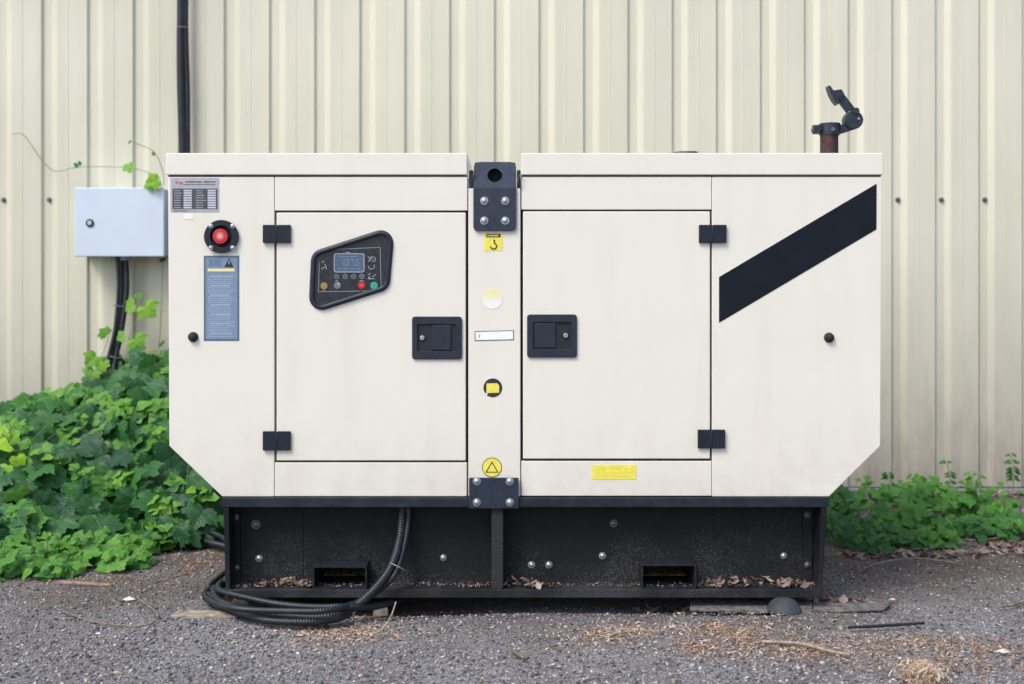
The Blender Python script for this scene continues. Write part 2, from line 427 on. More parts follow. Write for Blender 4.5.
# ------------------------------------------------------------------ scattered mass meshes (numpy)
def mass(name, Vt, Ft, pos, scl, tint, mat, parent=None, rots=None, smooth=False):
    """Vt (n,3) template, Ft list of tris; pos (k,3), scl (k,3), rots (k,3,3)"""
    k = len(pos); n = len(Vt)
    V = Vt[None]*scl[:, None, :]
    V = np.einsum('kij,knj->kni', rots, V) + pos[:, None, :]
    Fa = np.array(Ft); Fa = (Fa[None] + (np.arange(k)*n)[:, None, None]).reshape(-1, 3)
    me = bpy.data.meshes.new(name)
    me.vertices.add(k*n); me.vertices.foreach_set('co', V.reshape(-1).astype(np.float32))
    me.loops.add(len(Fa)*3); me.loops.foreach_set('vertex_index', Fa.reshape(-1).astype(np.int32))
    me.polygons.add(len(Fa)); me.polygons.foreach_set('loop_start', np.arange(0, len(Fa)*3, 3, dtype=np.int32))
    me.polygons.foreach_set('loop_total', np.full(len(Fa), 3, dtype=np.int32))
    me.update(calc_edges=True); me.validate()
    at = me.attributes.new('tint', 'FLOAT', 'POINT'); at.data.foreach_set('value', np.repeat(tint, n).astype(np.float32))
    return link(name, me, mat, parent, smooth=smooth)
def rand_rot(k, tilt=math.pi):
    a = rng.uniform(0, 2*math.pi, k); b_ = rng.uniform(-tilt, tilt, k); c = rng.uniform(0, 2*math.pi, k)
    return euler_rot(a, b_, c)
def euler_rot(a, b_, c):
    ca, sa, cb, sb, cc, sc_ = np.cos(a), np.sin(a), np.cos(b_), np.sin(b_), np.cos(c), np.sin(c)
    k = len(a); Z1 = np.zeros((k,3,3)); X = np.zeros((k,3,3)); Z2 = np.zeros((k,3,3))
    Z1[:,0,0]=ca; Z1[:,0,1]=-sa; Z1[:,1,0]=sa; Z1[:,1,1]=ca; Z1[:,2,2]=1
    X[:,0,0]=1; X[:,1,1]=cb; X[:,1,2]=-sb; X[:,2,1]=sb; X[:,2,2]=cb
    Z2[:,0,0]=cc; Z2[:,0,1]=-sc_; Z2[:,1,0]=sc_; Z2[:,1,1]=cc; Z2[:,2,2]=1
    return Z1 @ X @ Z2
PEB_V = np.array([(1,0,.1),(-.9,.2,0),(.1,1,-.1),(0,-.95,.15),(.15,.1,.9),(-.1,0,-.9),(.6,.55,.4),(-.5,-.6,.35)])
import itertools
def hull(V):
    bm = bmesh.new(); vs = [bm.verts.new(v) for v in V]
    bmesh.ops.convex_hull(bm, input=vs); bm.verts.ensure_lookup_table()
    keep = [v for v in bm.verts if v.link_faces]; idx = {v: i for i, v in enumerate(keep)}
    bmesh.ops.triangulate(bm, faces=bm.faces[:])
    F_ = [tuple(idx[v] for v in f.verts) for f in bm.faces]; V_ = np.array([v.co[:] for v in keep]); bm.free()
    return V_, F_
PV, PF = hull(PEB_V)
# gravel: dense near the camera
k = 80000
yy = -1.05 + 3.3*rng.random(k)**1.7; xx = rng.uniform(-1, 1, k)*(0.45*(4+yy)+0.1)
keep = ~((yy > 0.12) & (np.abs(xx-0.04) < 0.95) & (yy < 1.0)); xx, yy = xx[keep], yy[keep]; k = len(xx)
sz = 0.0015 + 0.0018*rng.random(k) + 0.0050*rng.random(k)**6
zz_ = np.array([gz(a, b_) for a, b_ in zip(xx, yy)])
pos = np.stack([xx, yy, zz_ + sz*0.25], 1)
scl = np.stack([sz*rng.uniform(.8, 1.4, k), sz*rng.uniform(.8, 1.3, k), sz*rng.uniform(.5, .9, k)], 1)
o = mass('gravel', PV, PF, pos, scl, np.clip(rng.beta(1.1, 1.15, k), 0, 1), 'pebble', rots=rand_rot(k, 0.5))
tag(o, 'loose grey stone chippings strewn over the ground', 'gravel', kind='stuff')
# a few larger pebbles are part of the gravel
k = 420
yy = -1.0 + 3.0*rng.random(k)**1.3; xx = rng.uniform(-1, 1, k)*(0.45*(4+yy)); 
keep = ~((yy > 0.0) & (np.abs(xx-0.04) < 1.0) & (yy < 1.1)); xx, yy = xx[keep], yy[keep]; k = len(xx)
sz = rng.uniform(0.006, 0.014, k)
pos = np.stack([xx, yy, np.array([gz(a, b_) for a, b_ in zip(xx, yy)]) + sz*0.15], 1)
scl = np.stack([sz, sz*rng.uniform(.6, 1, k), sz*rng.uniform(.3, .6, k)], 1)
o = mass('coarse_gravel', PV, PF, pos, scl, rng.uniform(0.2, 0.95, k), 'pebble', rots=rand_rot(k, 0.3))
tag(o, 'larger grey stones lying among the finer chippings', 'gravel', kind='stuff')

# curly shavings / straw bits
def strip_template(n=4, curl=0.7, width=0.42):
    V, F_ = [], []
    for i in range(n):
        t = i/(n-1)*2-1
        V += [(t, -width/2*(1-0.3*abs(t)), curl*0.3*(1-t*t)), (t, width/2*(1-0.3*abs(t)), curl*0.3*(1-t*t)+0.05*t)]
    for i in range(n-1): F_ += [(2*i, 2*i+2, 2*i+3), (2*i, 2*i+3, 2*i+1)]
    return np.array(V), F_
SV, SF = strip_template()
def patch_pts(spec):
    P = []
    for px, py, rx, ry, n in spec:
        c = PG(px, py); e = PG(px+rx, py); f_ = PG(px, py-ry)
        a = rng.normal(0, 0.5, (n, 2)); 
        P.append(np.stack([c.x + a[:, 0]*(e.x-c.x), c.y + a[:, 1]*(f_.y-c.y)], 1))
    return np.concatenate(P)
def litter(name, spec, label, cat, mat='dry', smin=0.003, smax=0.011, lift=0.005, template=(SV, SF), wid=1.0, tint=(0.3, 0.95)):
    p = patch_pts(spec); k = len(p)
    sz = rng.uniform(smin, smax, k)
    pos = np.stack([p[:, 0], p[:, 1], np.array([gz(a, b_) for a, b_ in p]) + 0.002 + rng.random(k)**2*lift], 1)
    scl = np.stack([sz, sz*wid*rng.uniform(.6, 1.5, k), sz*rng.uniform(.4, 1.4, k)], 1)
    o = mass(name, template[0], template[1], pos, scl, rng.uniform(tint[0], tint[1], k), mat, rots=rand_rot(k, 0.6))
    return tag(o, label, cat, kind='stuff')
litter('wood_shavings', [(725,634,55,12,650),(800,650,80,12,650),(700,650,30,9,250),(760,642,130,30,600)], 'patch of orange wood shavings in front of the rubber foot', 'shavings')
litter('wood_shavings', [(612,632,50,8,420),(645,628,30,5,120),(600,640,70,14,200)], 'sparse pale strip of shavings below the right fork pocket', 'shavings', tint=(0.4, 1.0))
litter('wood_shavings', [(905,641,80,11,420),(985,646,60,11,380),(960,665,80,14,300),(900,655,120,24,500)], 'scattered straw and shavings at lower right', 'shavings', tint=(0.2, 0.9))
litter('wood_shavings', [(922,682,20,8,800)], 'heaped tuft of pale shavings at bottom edge of the picture', 'shavings', lift=0.045, smin=0.006, smax=0.016, wid=0.6, tint=(0.6, 1.0))
litter('wood_shavings', [(350,628,60,10,600),(375,612,24,6,200),(320,634,90,14,300)], 'straw and shavings beside the lowest conduit loop', 'shavings', tint=(0.4, 1.0))
litter('wood_shavings', [(120,580,60,4,160),(40,585,60,6,120),(195,565,22,18,300),(225,580,15,8,80)], 'brown bark crumbs along the edge of the vine', 'bark crumbs', tint=(0.1, 0.8))
litter('wood_shavings', [(970,560,60,12,260),(905,580,80,14,220),(1000,540,25,8,200),(880,600,70,8,120)], 'dry brown crumbs on the dark ground right of the generator', 'bark crumbs', tint=(0.0, 0.7))
litter('straw_bits', [(512,640,420,40,900),(512,600,450,30,500)], 'thin loose straw bits sprinkled over the grey chippings', 'straw', wid=0.35, smax=0.012, lift=0.002, tint=(0.3, 1.0))

# dead leaf template (curled oval)
LV = np.array([(-1,0,.25),(-.4,.45,.05),(-.4,0,.18),(-.4,-.4,.1),(.3,.5,.1),(.3,0,.2),(.3,-.45,.0),(1,0,.35)])
LF = [(0,2,1),(0,3,2),(1,2,5),(1,5,4),(2,3,6),(2,6,5),(4,5,7),(5,6,7)]
litter('leaf_litter', [(1000,492,60,4,240),(940,492,60,3,100),(1010,545,30,10,90),(950,553,60,5,60),(870,556,50,4,50),(700,600,60,3,70),(820,600,40,5,30)], 'dead brown leaves along the foot of the wall and under the base', 'dead leaves', 'dead_leaf', 0.010, 0.03, 0.01, (LV, LF), tint=(0.2, 1.0))

# ------------------------------------------------------------------ corrugated wall
WY = 2.30     # recess (screw) plane; ribs stand out toward the camera
WS = (D0+WY)/F
pitch = 44.62*WS
def rib_x(i):      # pitch shrinks very slightly from left to right, as measured
    j = i - 1; q = max(0, min(22, j)); px = 43 + 45.75*q - 0.0585*q*q
    px += (j-q)*(45.7 if j < 0 else 43.2)
    return PX(px, WY) + 0.005
wall = empty('cladding_wall', (0, WY, 0), 'cream corrugated metal wall behind the generator, full width of the picture', 'wall')
dep = 0.015
mb = MB(); prof = []
n0, n1 = -14, 44
for i in range(n0, n1):
    x = rib_x(i)
    # dark slope (faces right), recess, pale slope (faces left), broad flat
    for dx, dy in ((-0.0105, -dep), (-0.0090, -dep+0.001), (0.0, -0.001), (0.002, 0.0), (0.040, 0.0), (0.046, -0.0008), (0.074, -dep+0.0008), (0.081, -dep),
                   (0.13, -dep), (0.1305, -dep-0.0012), (0.134, -dep-0.0012), (0.1345, -dep)):
        prof.append((x+dx, dy))
zs = [0.02, 1.2, 2.4, 3.6, 4.6]
vs = [(x, WY+dy, z) for z in zs for x, dy in prof]; n = len(prof)
fs = [(j*n+i, j*n+i+1, (j+1)*n+i+1, (j+1)*n+i) for j in range(len(zs)-1) for i in range(n-1)]
mb.add(vs, fs)
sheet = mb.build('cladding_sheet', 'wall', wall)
md = sheet.modifiers.new('thick', 'SOLIDIFY'); md.thickness = 0.002; md.offset = 1
MB().box(prof[0][0], prof[-1][0], WY-0.06, WY+0.2, -0.1, 0.012).build('plinth', 'concrete', wall, 0.006)
MB().box(prof[0][0], prof[-1][0], WY-0.045, WY+0.15, 4.605, 4.66).build('cap_flashing', 'wall', wall, 0.004)
scr = None
for i in range(n0+12, n1-12):
    for z in (PZ(200, WY),):
        x = rib_x(i) + 0.0300
        if scr is None:
            mb = MB(); mb.cyl((0, 0), 0.0135, -0.004, 0.0, 16); mb.cyl((0, 0), 0.0085, -0.013, -0.0041, 6)
            me = bpy.data.meshes.new('screw'); me.from_pydata(mb.v, [], mb.f); me.update(); me.materials.append(MAT['dull_bolt'])
            scr = me
        o = bpy.data.objects.new('wall_screw', scr); COL.objects.link(o); o.parent = wall; o.location = (x, -0.0015, z)

# ------------------------------------------------------------------ generator
GD = 1.0
gen = empty('diesel_generator', (PX(525), 0.5, 0), 'off white enclosed diesel generator with dark diagonal stripe on a black steel base', 'generator')
def panel(name, pts_px, y0=0.0, y1=0.03, mat='paint', parent=gen, bevel=0.0022, seg=2):
    return MB().prism([(PX(a), PZ(b_)) for a, b_ in pts_px], y0, y1).build(name, mat, parent, bevel, seg)
def rect_px(a, b_, c, d_): return [(a, c), (b_, c), (b_, d_), (a, d_)]
# inner body (cream sides, top) – one outline with the roof channel
body = [(168.6,178.5),(468,178.5),(468.5,190),(520,190),(521,178.5),(881.6,178.5),(880,446),(828,496.5),(222.5,496.5),(169.4,446)]
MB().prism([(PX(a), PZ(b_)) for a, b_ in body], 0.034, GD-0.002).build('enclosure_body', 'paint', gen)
# dark gasket sheet seen through the gaps
def gasket(a, b_, c, d_): 
    MB().box(PX(a), PX(b_), 0.0285, 0.0335, PZ(d_), PZ(c)).build('door_gasket', 'black_rubber', gen)
gasket(274.6, 467.6, 210, 463); gasket(521, 711.6, 209, 461)
# roofs
def roof(a, b_, lab=None):
    mb = MB().box(PX(a), PX(b_), -0.006, GD+0.006, PZ(175), PZ(153.2))
    o = mb.build('roof_panel', 'paint', gen, 0.0035, 3)
    MB().box(PX(a)+0.004, PX(b_)-0.004, 0.012, GD-0.01, PZ(178.4), PZ(175.1)).build('roof_seal', 'black_rubber', gen)
roof(166.2, 467.2); roof(521.2, 883)
panel('end_panel', [(168,176.8),(274.3,176.8),(274.3,496.6),(222.3,496.6),(169.2,446)])
panel('end_panel', [(712.1,176.8),(882.2,176.8),(880.4,446),(829,496.6),(712.1,496.6)])
panel('upper_fascia', rect_px(274.8, 467.4, 176.8, 210.6)); panel('upper_fascia', rect_px(521.6, 711.6, 176.8, 209.6))
panel('lower_fascia', rect_px(274.8, 466.8, 462.6, 496.4)); panel('lower_fascia', rect_px(521.4, 711.6, 461.2, 496.0))
panel('centre_post', rect_px(468.4, 520.4, 188.5, 496.6))
door1 = panel('door', rect_px(276.6, 465.8, 212.6, 460.6), -0.002, 0.026, bevel=0.003, seg=3)
door2 = panel('door', rect_px(523.0, 710.0, 211.4, 458.8), -0.002, 0.026, bevel=0.003, seg=3)

def hinge(px0, px1, py0, py1, door):
    cx = (PX(px0)+PX(px1))/2
    mb = MB(); z0, z1 = PZ(py1), PZ(py0)
    mb.prism(rrect(PX(px0), cx-0.0022, z0, z1, 0.002), -0.0125, -0.0023)
    mb.prism(rrect(cx+0.0022, PX(px1), z0, z1, 0.002), -0.0125, -0.0023)
    mb.tube([(cx, -0.0095, z0+0.001), (cx, -0.0095, z1-0.001)], 0.0045, 12)
    mb.build('hinge', 'charcoal', door, 0.0012)
hinge(263.4, 291.0, 225, 243, door1); hinge(263.4, 291.0, 431, 450, door1)
hinge(698.6, 726.0, 225, 243, door2); hinge(697.4, 724.6, 429.4, 448, door2)

def handle(x0, x1, y0, y1, ix0, ix1, iy0, iy1, fx0, fx1, lx, ly, door):
    o = rrect(*pxrect(x0, x1, y0, y1), 0.010); i = rrect(*pxrect(ix0, ix1, iy0, iy1), 0.003)
    MB().ring(o, i, -0.0095, -0.0015).build('handle_housing', 'handle_plastic', door, 0.0018, 3)
    MB().box(PX(ix0)-0.002, PX(ix1)+0.002, -0.0026, -0.0012, PZ(iy1)-0.002, PZ(iy0)+0.002).build('handle_recess', 'handle_recess', door)
    MB().prism(rrect(*pxrect(fx0, fx1, iy0+0.8, iy1-1.6), 0.002), -0.0085, -0.0027).build('handle_paddle', 'handle_plastic', door, 0.0015)
    mb = MB().cyl((PX(lx), PZ(ly)), 0.0108, -0.0060, -0.0027, 24, 0.0125); mb.build('lock_collar', 'black_rubber', door, 0.001)
    mb = MB().cyl((PX(lx), PZ(ly)), 0.0078, -0.0085, -0.0030, 20); mb.build('lock', 'bolt_zinc', door, 0.0012)
    MB().box(PX(lx)-0.0012, PX(lx)+0.0012, -0.0089, -0.0086, PZ(ly)-0.004, PZ(ly)+0.004).build('key_slot', 'dark_void', door)
handle(412.2, 462, 316.5, 359.2, 417.6, 456.4, 324.2, 351.4, 431.6, 451.0, 422.4, 337.8, door1)
handle(527, 576.8, 314.4, 357.4, 533.2, 571.2, 322.2, 349.2, 534.2, 555.6, 565.6, 335.4, door2)

def knob(px, py, r):
    mb = MB(); c = (PX(px), PZ(py))
    n = 6; seg = 24; vs = []
    for j in range(n+1):
        a = j/n*math.pi/2
        vs += [(c[0]+r*math.cos(a)*math.cos(2*math.pi*k/seg), -0.004 - r*0.8*math.sin(a), c[1]+r*math.cos(a)*math.sin(2*math.pi*k/seg)) for k in range(seg)]
    fs = [(j*seg+k, j*seg+(k+1) % seg, (j+1)*seg+(k+1) % seg, (j+1)*seg+k) for j in range(n) for k in range(seg)]
    mb.add(vs, fs, True); mb.cyl(c, r, -0.004, -0.0001, 24, r*1.05)
    return mb.build('rubber_plug', 'black_rubber', gen)
knob(193.2, 337, 0.0165); knob(829, 337.6, 0.0165)
# small grime specks in the paint's own geometry are left to the material

# bolts
def bolt(px, py, r_px, y, parent, mat='bolt_zinc', name='bolt', hexh=True):
    Y = y; c = (PX(px, Y), PZ(py, Y)); r = r_px*(D0+Y)/F
    mb = MB(); mb.cyl(c, r, y-0.0025, y-0.0002, 20)
    seg = 16; n = 5; vs = []
    for j in range(n+1):
        a = j/n*math.pi/2*0.92
        vs += [(c[0]+r*.8*math.cos(a)*math.cos(2*math.pi*k/seg), y-0.0026-r*0.55*math.sin(a), c[1]+r*.8*math.cos(a)*math.sin(2*math.pi*k/seg)) for k in range(seg)]
    fs = [(j*seg+k, j*seg+(k+1) % seg, (j+1)*seg+(k+1) % seg, (j+1)*seg+k) for j in range(n) for k in range(seg)] + [tuple(n*seg+k for k in range(seg))]
    mb.add(vs, fs, True)
    return mb.build(name, mat, parent)

# lifting bracket: lower plate flat, upper plate leaning back
def build_bracket():
    x0, x1 = PX(473.4), PX(516.2); zt, zm, zb = PZ(160.0), PZ(188.3), PZ(231); th = 0.008
    low = [(x0, zm), (x0, zb+0.014)] + [(x0+0.014-0.014*math.cos(R(a)), zb+0.014-0.014*math.sin(R(a))) for a in (30, 60, 90)] + \
          [(x1-0.014+0.014*math.sin(R(a)), zb+0.014-0.014*math.cos(R(a))) for a in (0, 30, 60, 90)] + [(x1, zm)]
    mb = MB(); mb.prism(low, -0.0105, -0.0021); o = mb.build('lifting_bracket', 'bracket_paint', gen, 0.0012)
    # upper leaf with the eye hole, tilted back
    lean = 0.075; H = zt-zm
    out = [(x0, 0), (x1, 0)] ; r = 0.010
    out = []
    nn = 32; cx, cz = (x0+x1)/2+0.0, PZ(174.6)-zm; hr = 7.4*S
    inner = [(cx+hr*math.cos(2*math.pi*k/nn), cz+hr*math.sin(2*math.pi*k/nn)) for k in range(nn)]
    for k in range(nn):    # matching outer rectangle points
        a = 2*math.pi*k/nn; dx, dz = math.cos(a), math.sin(a)
        t = min((x1-cx)/abs(dx) if abs(dx) > 1e-6 else 9, ((H-cz) if dz > 0 else cz)/abs(dz) if abs(dz) > 1e-6 else 9)
        out.append([cx+dx*t, cz+dz*t])
    for tx, tz in ((x0, 0), (x1, 0), (x0, H), (x1, H)):
        q = min(range(nn), key=lambda i: (out[i][0]-tx)**2+(out[i][1]-tz)**2)
        out[q] = [tx + (0.003 if tz > 0 and tx == x0 else -0.003 if tz > 0 else 0), tz - (0.003 if tz > 0 else 0)]
    mb = MB(); mb.ring(out, inner, 0.0, th)
    mb.v = [(x, -0.0105 + y + lean*(z/H), zm+z+0.0003) for x, y, z in mb.v]
    up = mb.build('lifting_eye', 'bracket_paint', o, 0.001)
    # flat near-black disc behind the eye hole
    mb = MB(); mb.prism([(cx+hr*1.9*math.cos(2*math.pi*k/24), zm+cz+hr*1.9*math.sin(2*math.pi*k/24)-0.004) for k in range(24)], 0.072, 0.080)
    mb.build('eye_backing', 'dark_void', o)
    for px, py in ((484.2, 200.8), (505.2, 200.8), (484.2, 220.6), (505.2, 220.6)): bolt(px, py, 4.0, -0.0105, o)
    MB().box(PX(478), PX(511), 0.080, 0.45, PZ(189.5), PZ(186)).build('lifting_arm', 'bracket_paint', o, 0.002)
    for a, b_ in ((469.0, 473.2), (516.8, 520.6)):
        MB().box(PX(a), PX(b_), 0.004, 0.03, PZ(190), PZ(170)).build('edge_rubber', 'black_rubber', o, 0.002)
build_bracket()
# seal cord tail at the right of the lifting bracket
MB().tube(spline([(PX(517), -0.004, PZ(184)), (PX(519), -0.006, PZ(176)), (PX(522), -0.010, PZ(176.5)), (PX(520.5), -0.008, PZ(184)), (PX(521), -0.004, PZ(189))], 6), 0.0016, 6).build('seal_wire', 'dull_bolt', gen)

# foot plate joining post and rail
fp = MB().prism(rrect(*pxrect(469.2, 518.6, 477.0, 507.4), 0.004), -0.0185, -0.0105).build('joining_plate', 'bracket_paint', gen, 0.0012)
for px, py in ((476.8, 481.2), (509.8, 481.2), (476.8, 502.2), (509.8, 502.2)): bolt(px, py, 4.0, -0.0185, fp)
MB().box(PX(470.5), PX(517.5), -0.0104, -0.0001, PZ(497), PZ(478.5)).build('plate_spacer', 'charcoal', gen)

# ---- base frame
bz0, bz1 = PZ(597.2), PZ(496.9)
base = MB()
base.box(PX(222.4), PX(828.2), -0.010, GD, PZ(507.0), PZ(497.0))
base = base.build('base_rail', 'rail', gen, 0.003)
# web with fork pocket notches
def wx(px): return PX(px, 0.08)
zt_, zb_ = PZ(507.4), PZ(591.5)
pk = [(312.6, 367.0, 562.6), (641.2, 696.2, 560.8)]
out = [(PX(226), zt_), (PX(226), zb_)]
for a, b_, t in pk: out += [(PX(a)-0.0005, zb_), (PX(a)-0.0005, PZ(t+3.4)+0.0005), (PX(b_)+0.0005, PZ(t+3.4)+0.0005), (PX(b_)+0.0005, zb_)]
out += [(PX(823), zb_), (PX(823), zt_)]
frame = MB().prism(out, 0.08, 0.088); 
frame.prism([(x, z) for x, z in out], GD-0.09, GD-0.082)
frame = frame.build('base_web', 'base', gen)
# weld seam line on the web
MB().box(PX(297.5), PX(299.0), 0.0775, 0.0798, PZ(588), PZ(508)).build('web_seam', 'base', frame, 0.0007)
# bottom flange with lip
MB().box(PX(227.5), PX(822.0), -0.003, 0.079, PZ(591.6), PZ(589.2)).build('bottom_flange', 'base', gen, 0.0007)
MB().box(PX(227.5), PX(822.0), -0.009, -0.0032, PZ(597.2), PZ(589.0)).build('flange_lip', 'base', gen, 0.002)
# end plates, slightly flared at the right
def endplate(pts, name='end_plate'):
    mb = MB(); (a0, a1, b0, b1) = pts
    v = [(PX(a0), -0.008, PZ(507.3)), (PX(a1), -0.008, PZ(507.3)), (PX(b1), -0.008, PZ(597.6)), (PX(b0), -0.008, PZ(597.6))]
    v += [(x, GD-0.08, z) for x, _, z in v]
    mb.add(v, [(0,3,2,1),(4,5,6,7),(0,1,5,4),(1,2,6,5),(2,3,7,6),(3,0,4,7)]); return mb.build(name, 'base', gen, 0.0015)
endplate((224.2, 229.4, 226.0, 230.8)); endplate((820.6, 826.4, 817.4, 821.4))
MB().box(PX(491.6), PX(503.2), -0.004, 0.0795, PZ(589.0), PZ(507.3)).build('divider', 'dusty_steel', gen, 0.002)
for (a, b_, t) in pk:
    o_ = rrect(PX(a), PX(b_), PZ(589.0)+0.0003, PZ(t+3.4), 0.002, 2); i_ = rrect(PX(a)+0.006, PX(b_)-0.006, PZ(589.0)+0.0035, PZ(t+3.4)-0.006, 0.0015, 2)
    MB().ring(o_, i_, -0.0028, GD-0.075).build('fork_pocket', 'pocket_steel', gen, 0.0008)
for (a, b_, t) in pk:
    MB().box(PX(a)+0.011, PX(b_)-0.011, 0.17, 0.80, PZ(589.0)+0.0047, PZ(589.0)+0.0065).build('pocket_dirt', 'pocket_dust', gen)
for px, py, r_, mt in ((256, 524.3, 4.6, 'dull_bolt'), (259.2, 558.3, 3.4, 'bolt_zinc'), (443.4, 557.4, 3.2, 'bolt_zinc'), (531.4, 564.6, 3.6, 'bolt_zinc'),
                   (548.8, 564.6, 3.6, 'bolt_zinc'), (602.3, 555.6, 3.5, 'bolt_zinc'), (613.5, 523.2, 3.8, 'dull_bolt'), (783.6, 555.6, 3.2, 'bolt_zinc')):
    bolt(px, py, r_, 0.08, frame, mt)
for px, py in ((274.2, 524.2), (291.3, 524.2), (578.6, 522.8), (595.4, 522.8)):
    c_ = (PX(px, .08), PZ(py, .08)); MB().cyl(c_, 0.0085, 0.0785, 0.0798, 16).build('bolt_hole', 'dark_void', frame)  # flat discs on the web, the dark of each hole painted on
for px, py in ((236.2, 517.0), (237.0, 567.5)):
    bolt(px, py, 3.0, 0.07, gen, 'dull_bolt')
for px, py in ((807.4, 514.6), (807.4, 564.6)):
    bolt(px, py, 3.2, 0.07, gen, 'dull_bolt')
MB().box(PX(233, .07), PX(240, .07), 0.0702, 0.0795, PZ(589), PZ(508)).build('corner_angle', 'base', gen)
MB().box(PX(803, .07), PX(812, .07), 0.0702, 0.0795, PZ(589), PZ(508)).build('corner_angle', 'base', gen)
# rubber foot (domed buffer) right; the left pair and rear pair carry the other corners
def foot(x, y):
    mb = MB(); seg = 28; prof_ = [(0.0001, 0.050), (0.018, 0.049), (0.030, 0.0455), (0.040, 0.0395), (0.049, 0.030), (0.055, 0.020), (0.060, 0.009), (0.064, 0.0035), (0.065, -0.006)]
    r_s = 0.90; vs = [(x+r_s*r*math.cos(2*math.pi*k/seg), y+r_s*r*math.sin(2*math.pi*k/seg), z*0.76+0.004) for r, z in prof_ for k in range(seg)]
    fs = [(j*seg+k, (j)*seg+(k+1) % seg, (j+1)*seg+(k+1) % seg, (j+1)*seg+k)[::-1] for j in range(len(prof_)-1) for k in range(seg)]
    mb.add(vs, fs, True); mb.build('rubber_foot', 'foot_rubber', gen)
foot(PX(784, -0.03), -0.030); foot(PX(262, 0.04), 0.09); foot(PX(784, 0.9), 0.9); foot(PX(262, .9)+0.1, 0.9)

# dry leaves caught on the bottom flange
def flange_leaves(px0, px1, n, lab, s0=0.008, s1=0.021, hh=0.022):
    xx = rng.uniform(PX(px0, .04), PX(px1, .04), n); yy = rng.uniform(0.012, 0.068, n)
    sz = rng.uniform(s0, s1, n); t_ = (xx-xx.min())/(np.ptp(xx)+1e-6)
    pos = np.stack([xx, yy, PZ(589.0)+0.004+rng.random(n)*hh*np.sin(t_*math.pi)], 1)
    o = mass('leaf_litter', LV, LF, pos, np.stack([sz, sz, sz*rng.uniform(.5, 1.6, n)], 1), rng.uniform(0.2, 1, n), 'dead_leaf', rots=rand_rot(n, 1.1))
    tag(o, lab, 'dead leaves', kind='stuff')
flange_leaves(258, 312, 55, 'dry leaves heaped on the base ledge left of the left fork pocket')
flange_leaves(500, 542, 26, 'few reddish dry leaves on the base ledge beside the divider')
flange_leaves(698, 816, 95, 'dry pinkish leaves along the base ledge at its right end')

flange_leaves(232, 815, 900, 'fine dry crumbs scattered along the whole base ledge', 0.0015, 0.006, 0.004)
litter('leaf_litter', [(262,601,50,5,60),(235,596,22,6,40),(310,610,40,4,40)], 'dry leaf bits caught between the conduit loops and the base', 'dead leaves', 'dead_leaf', 0.005, 0.016, 0.02, (LV, LF), tint=(0.2, 1.0))
# ---- stripe and stickers
def decal(name, pts, mat, y=-0.0001, th=0.0009, parent=gen):
    return MB().prism(pts, y-th, y).build(name, mat, parent)
def dpx(name, pts_px, mat, y=-0.0001, th=0.0009, parent=gen): return decal(name, [(PX(a), PZ(b_)) for a, b_ in pts_px], mat, y, th, parent)
dpx('diagonal_stripe', [(719, 277), (876.6, 183.6), (876.4, 229.4), (719, 322.8)], 'stripe')
# nameplate
npl = decal('nameplate', rrect(*pxrect(170.6, 219, 177.8, 212.0), 0.004), 'plate_alu', th=0.0012)
y1 = -0.0014
dpx('table_field', [(172.6, 188.6), (217.6, 188.6), (217.6, 209.2), (172.6, 209.2)], 'plate_dark', y1, 0.0004, npl)
for r_ in range(8):
    z0 = 189.8 + r_*2.42
    for a, b_ in ((183.8, 192.0), (207.8, 216.0)):
        dpx('table_cell', rect_px(a, b_, z0, z0+1.7), 'plate_light', y1-0.0005, 0.0003, npl)
mbt = MB()
for r_ in range(8):
    z0 = 190.4 + r_*2.42
    for a, b_ in ((174.4, 182.6), (196.2, 206.6)):
        x = a; e = a + (b_-a)*random.uniform(.6, 1)
        while x < e:
            w_ = random.uniform(0.5, 1.3); mbt.prism([(PX(x), PZ(z0)), (PX(min(e, x+w_)), PZ(z0)), (PX(min(e, x+w_)), PZ(z0+0.65)), (PX(x), PZ(z0+0.65))], y1-0.0009, y1-0.0006); x += w_+0.35
mbt.build('table_text', 'plate_light', npl)
mbt = MB()
for z0, a, b_, h in ((181.2, 185.5, 202, 1.3), (181.2, 204, 214, 1.3), (184.2, 184, 215, 0.7), (210.4, 174, 186, 0.8)):
    x = a
    while x < b_:
        w_ = random.uniform(0.7, 1.6); mbt.prism([(PX(x), PZ(z0)), (PX(x+w_), PZ(z0)), (PX(x+w_), PZ(z0+h)), (PX(x), PZ(z0+h))], y1-0.0009, y1-0.0002); x += w_+0.5
mbt.build('header_text', 'plate_dark', npl)
mbt = MB(); mbt.cyl((PX(176.8), PZ(182.4)), 0.0048, y1-0.001, y1-0.0002, 18); mbt.prism([(PX(a), PZ(b_)) for a, b_ in rect_px(179.2, 183.0, 181.8, 184.2)], y1-0.001, y1-0.0002)
mbt.build('emblem', 'plate_red', npl)
dpx('white_sticker', rect_px(184.2, 193.2, 214.2, 219.4), 'label_pale')

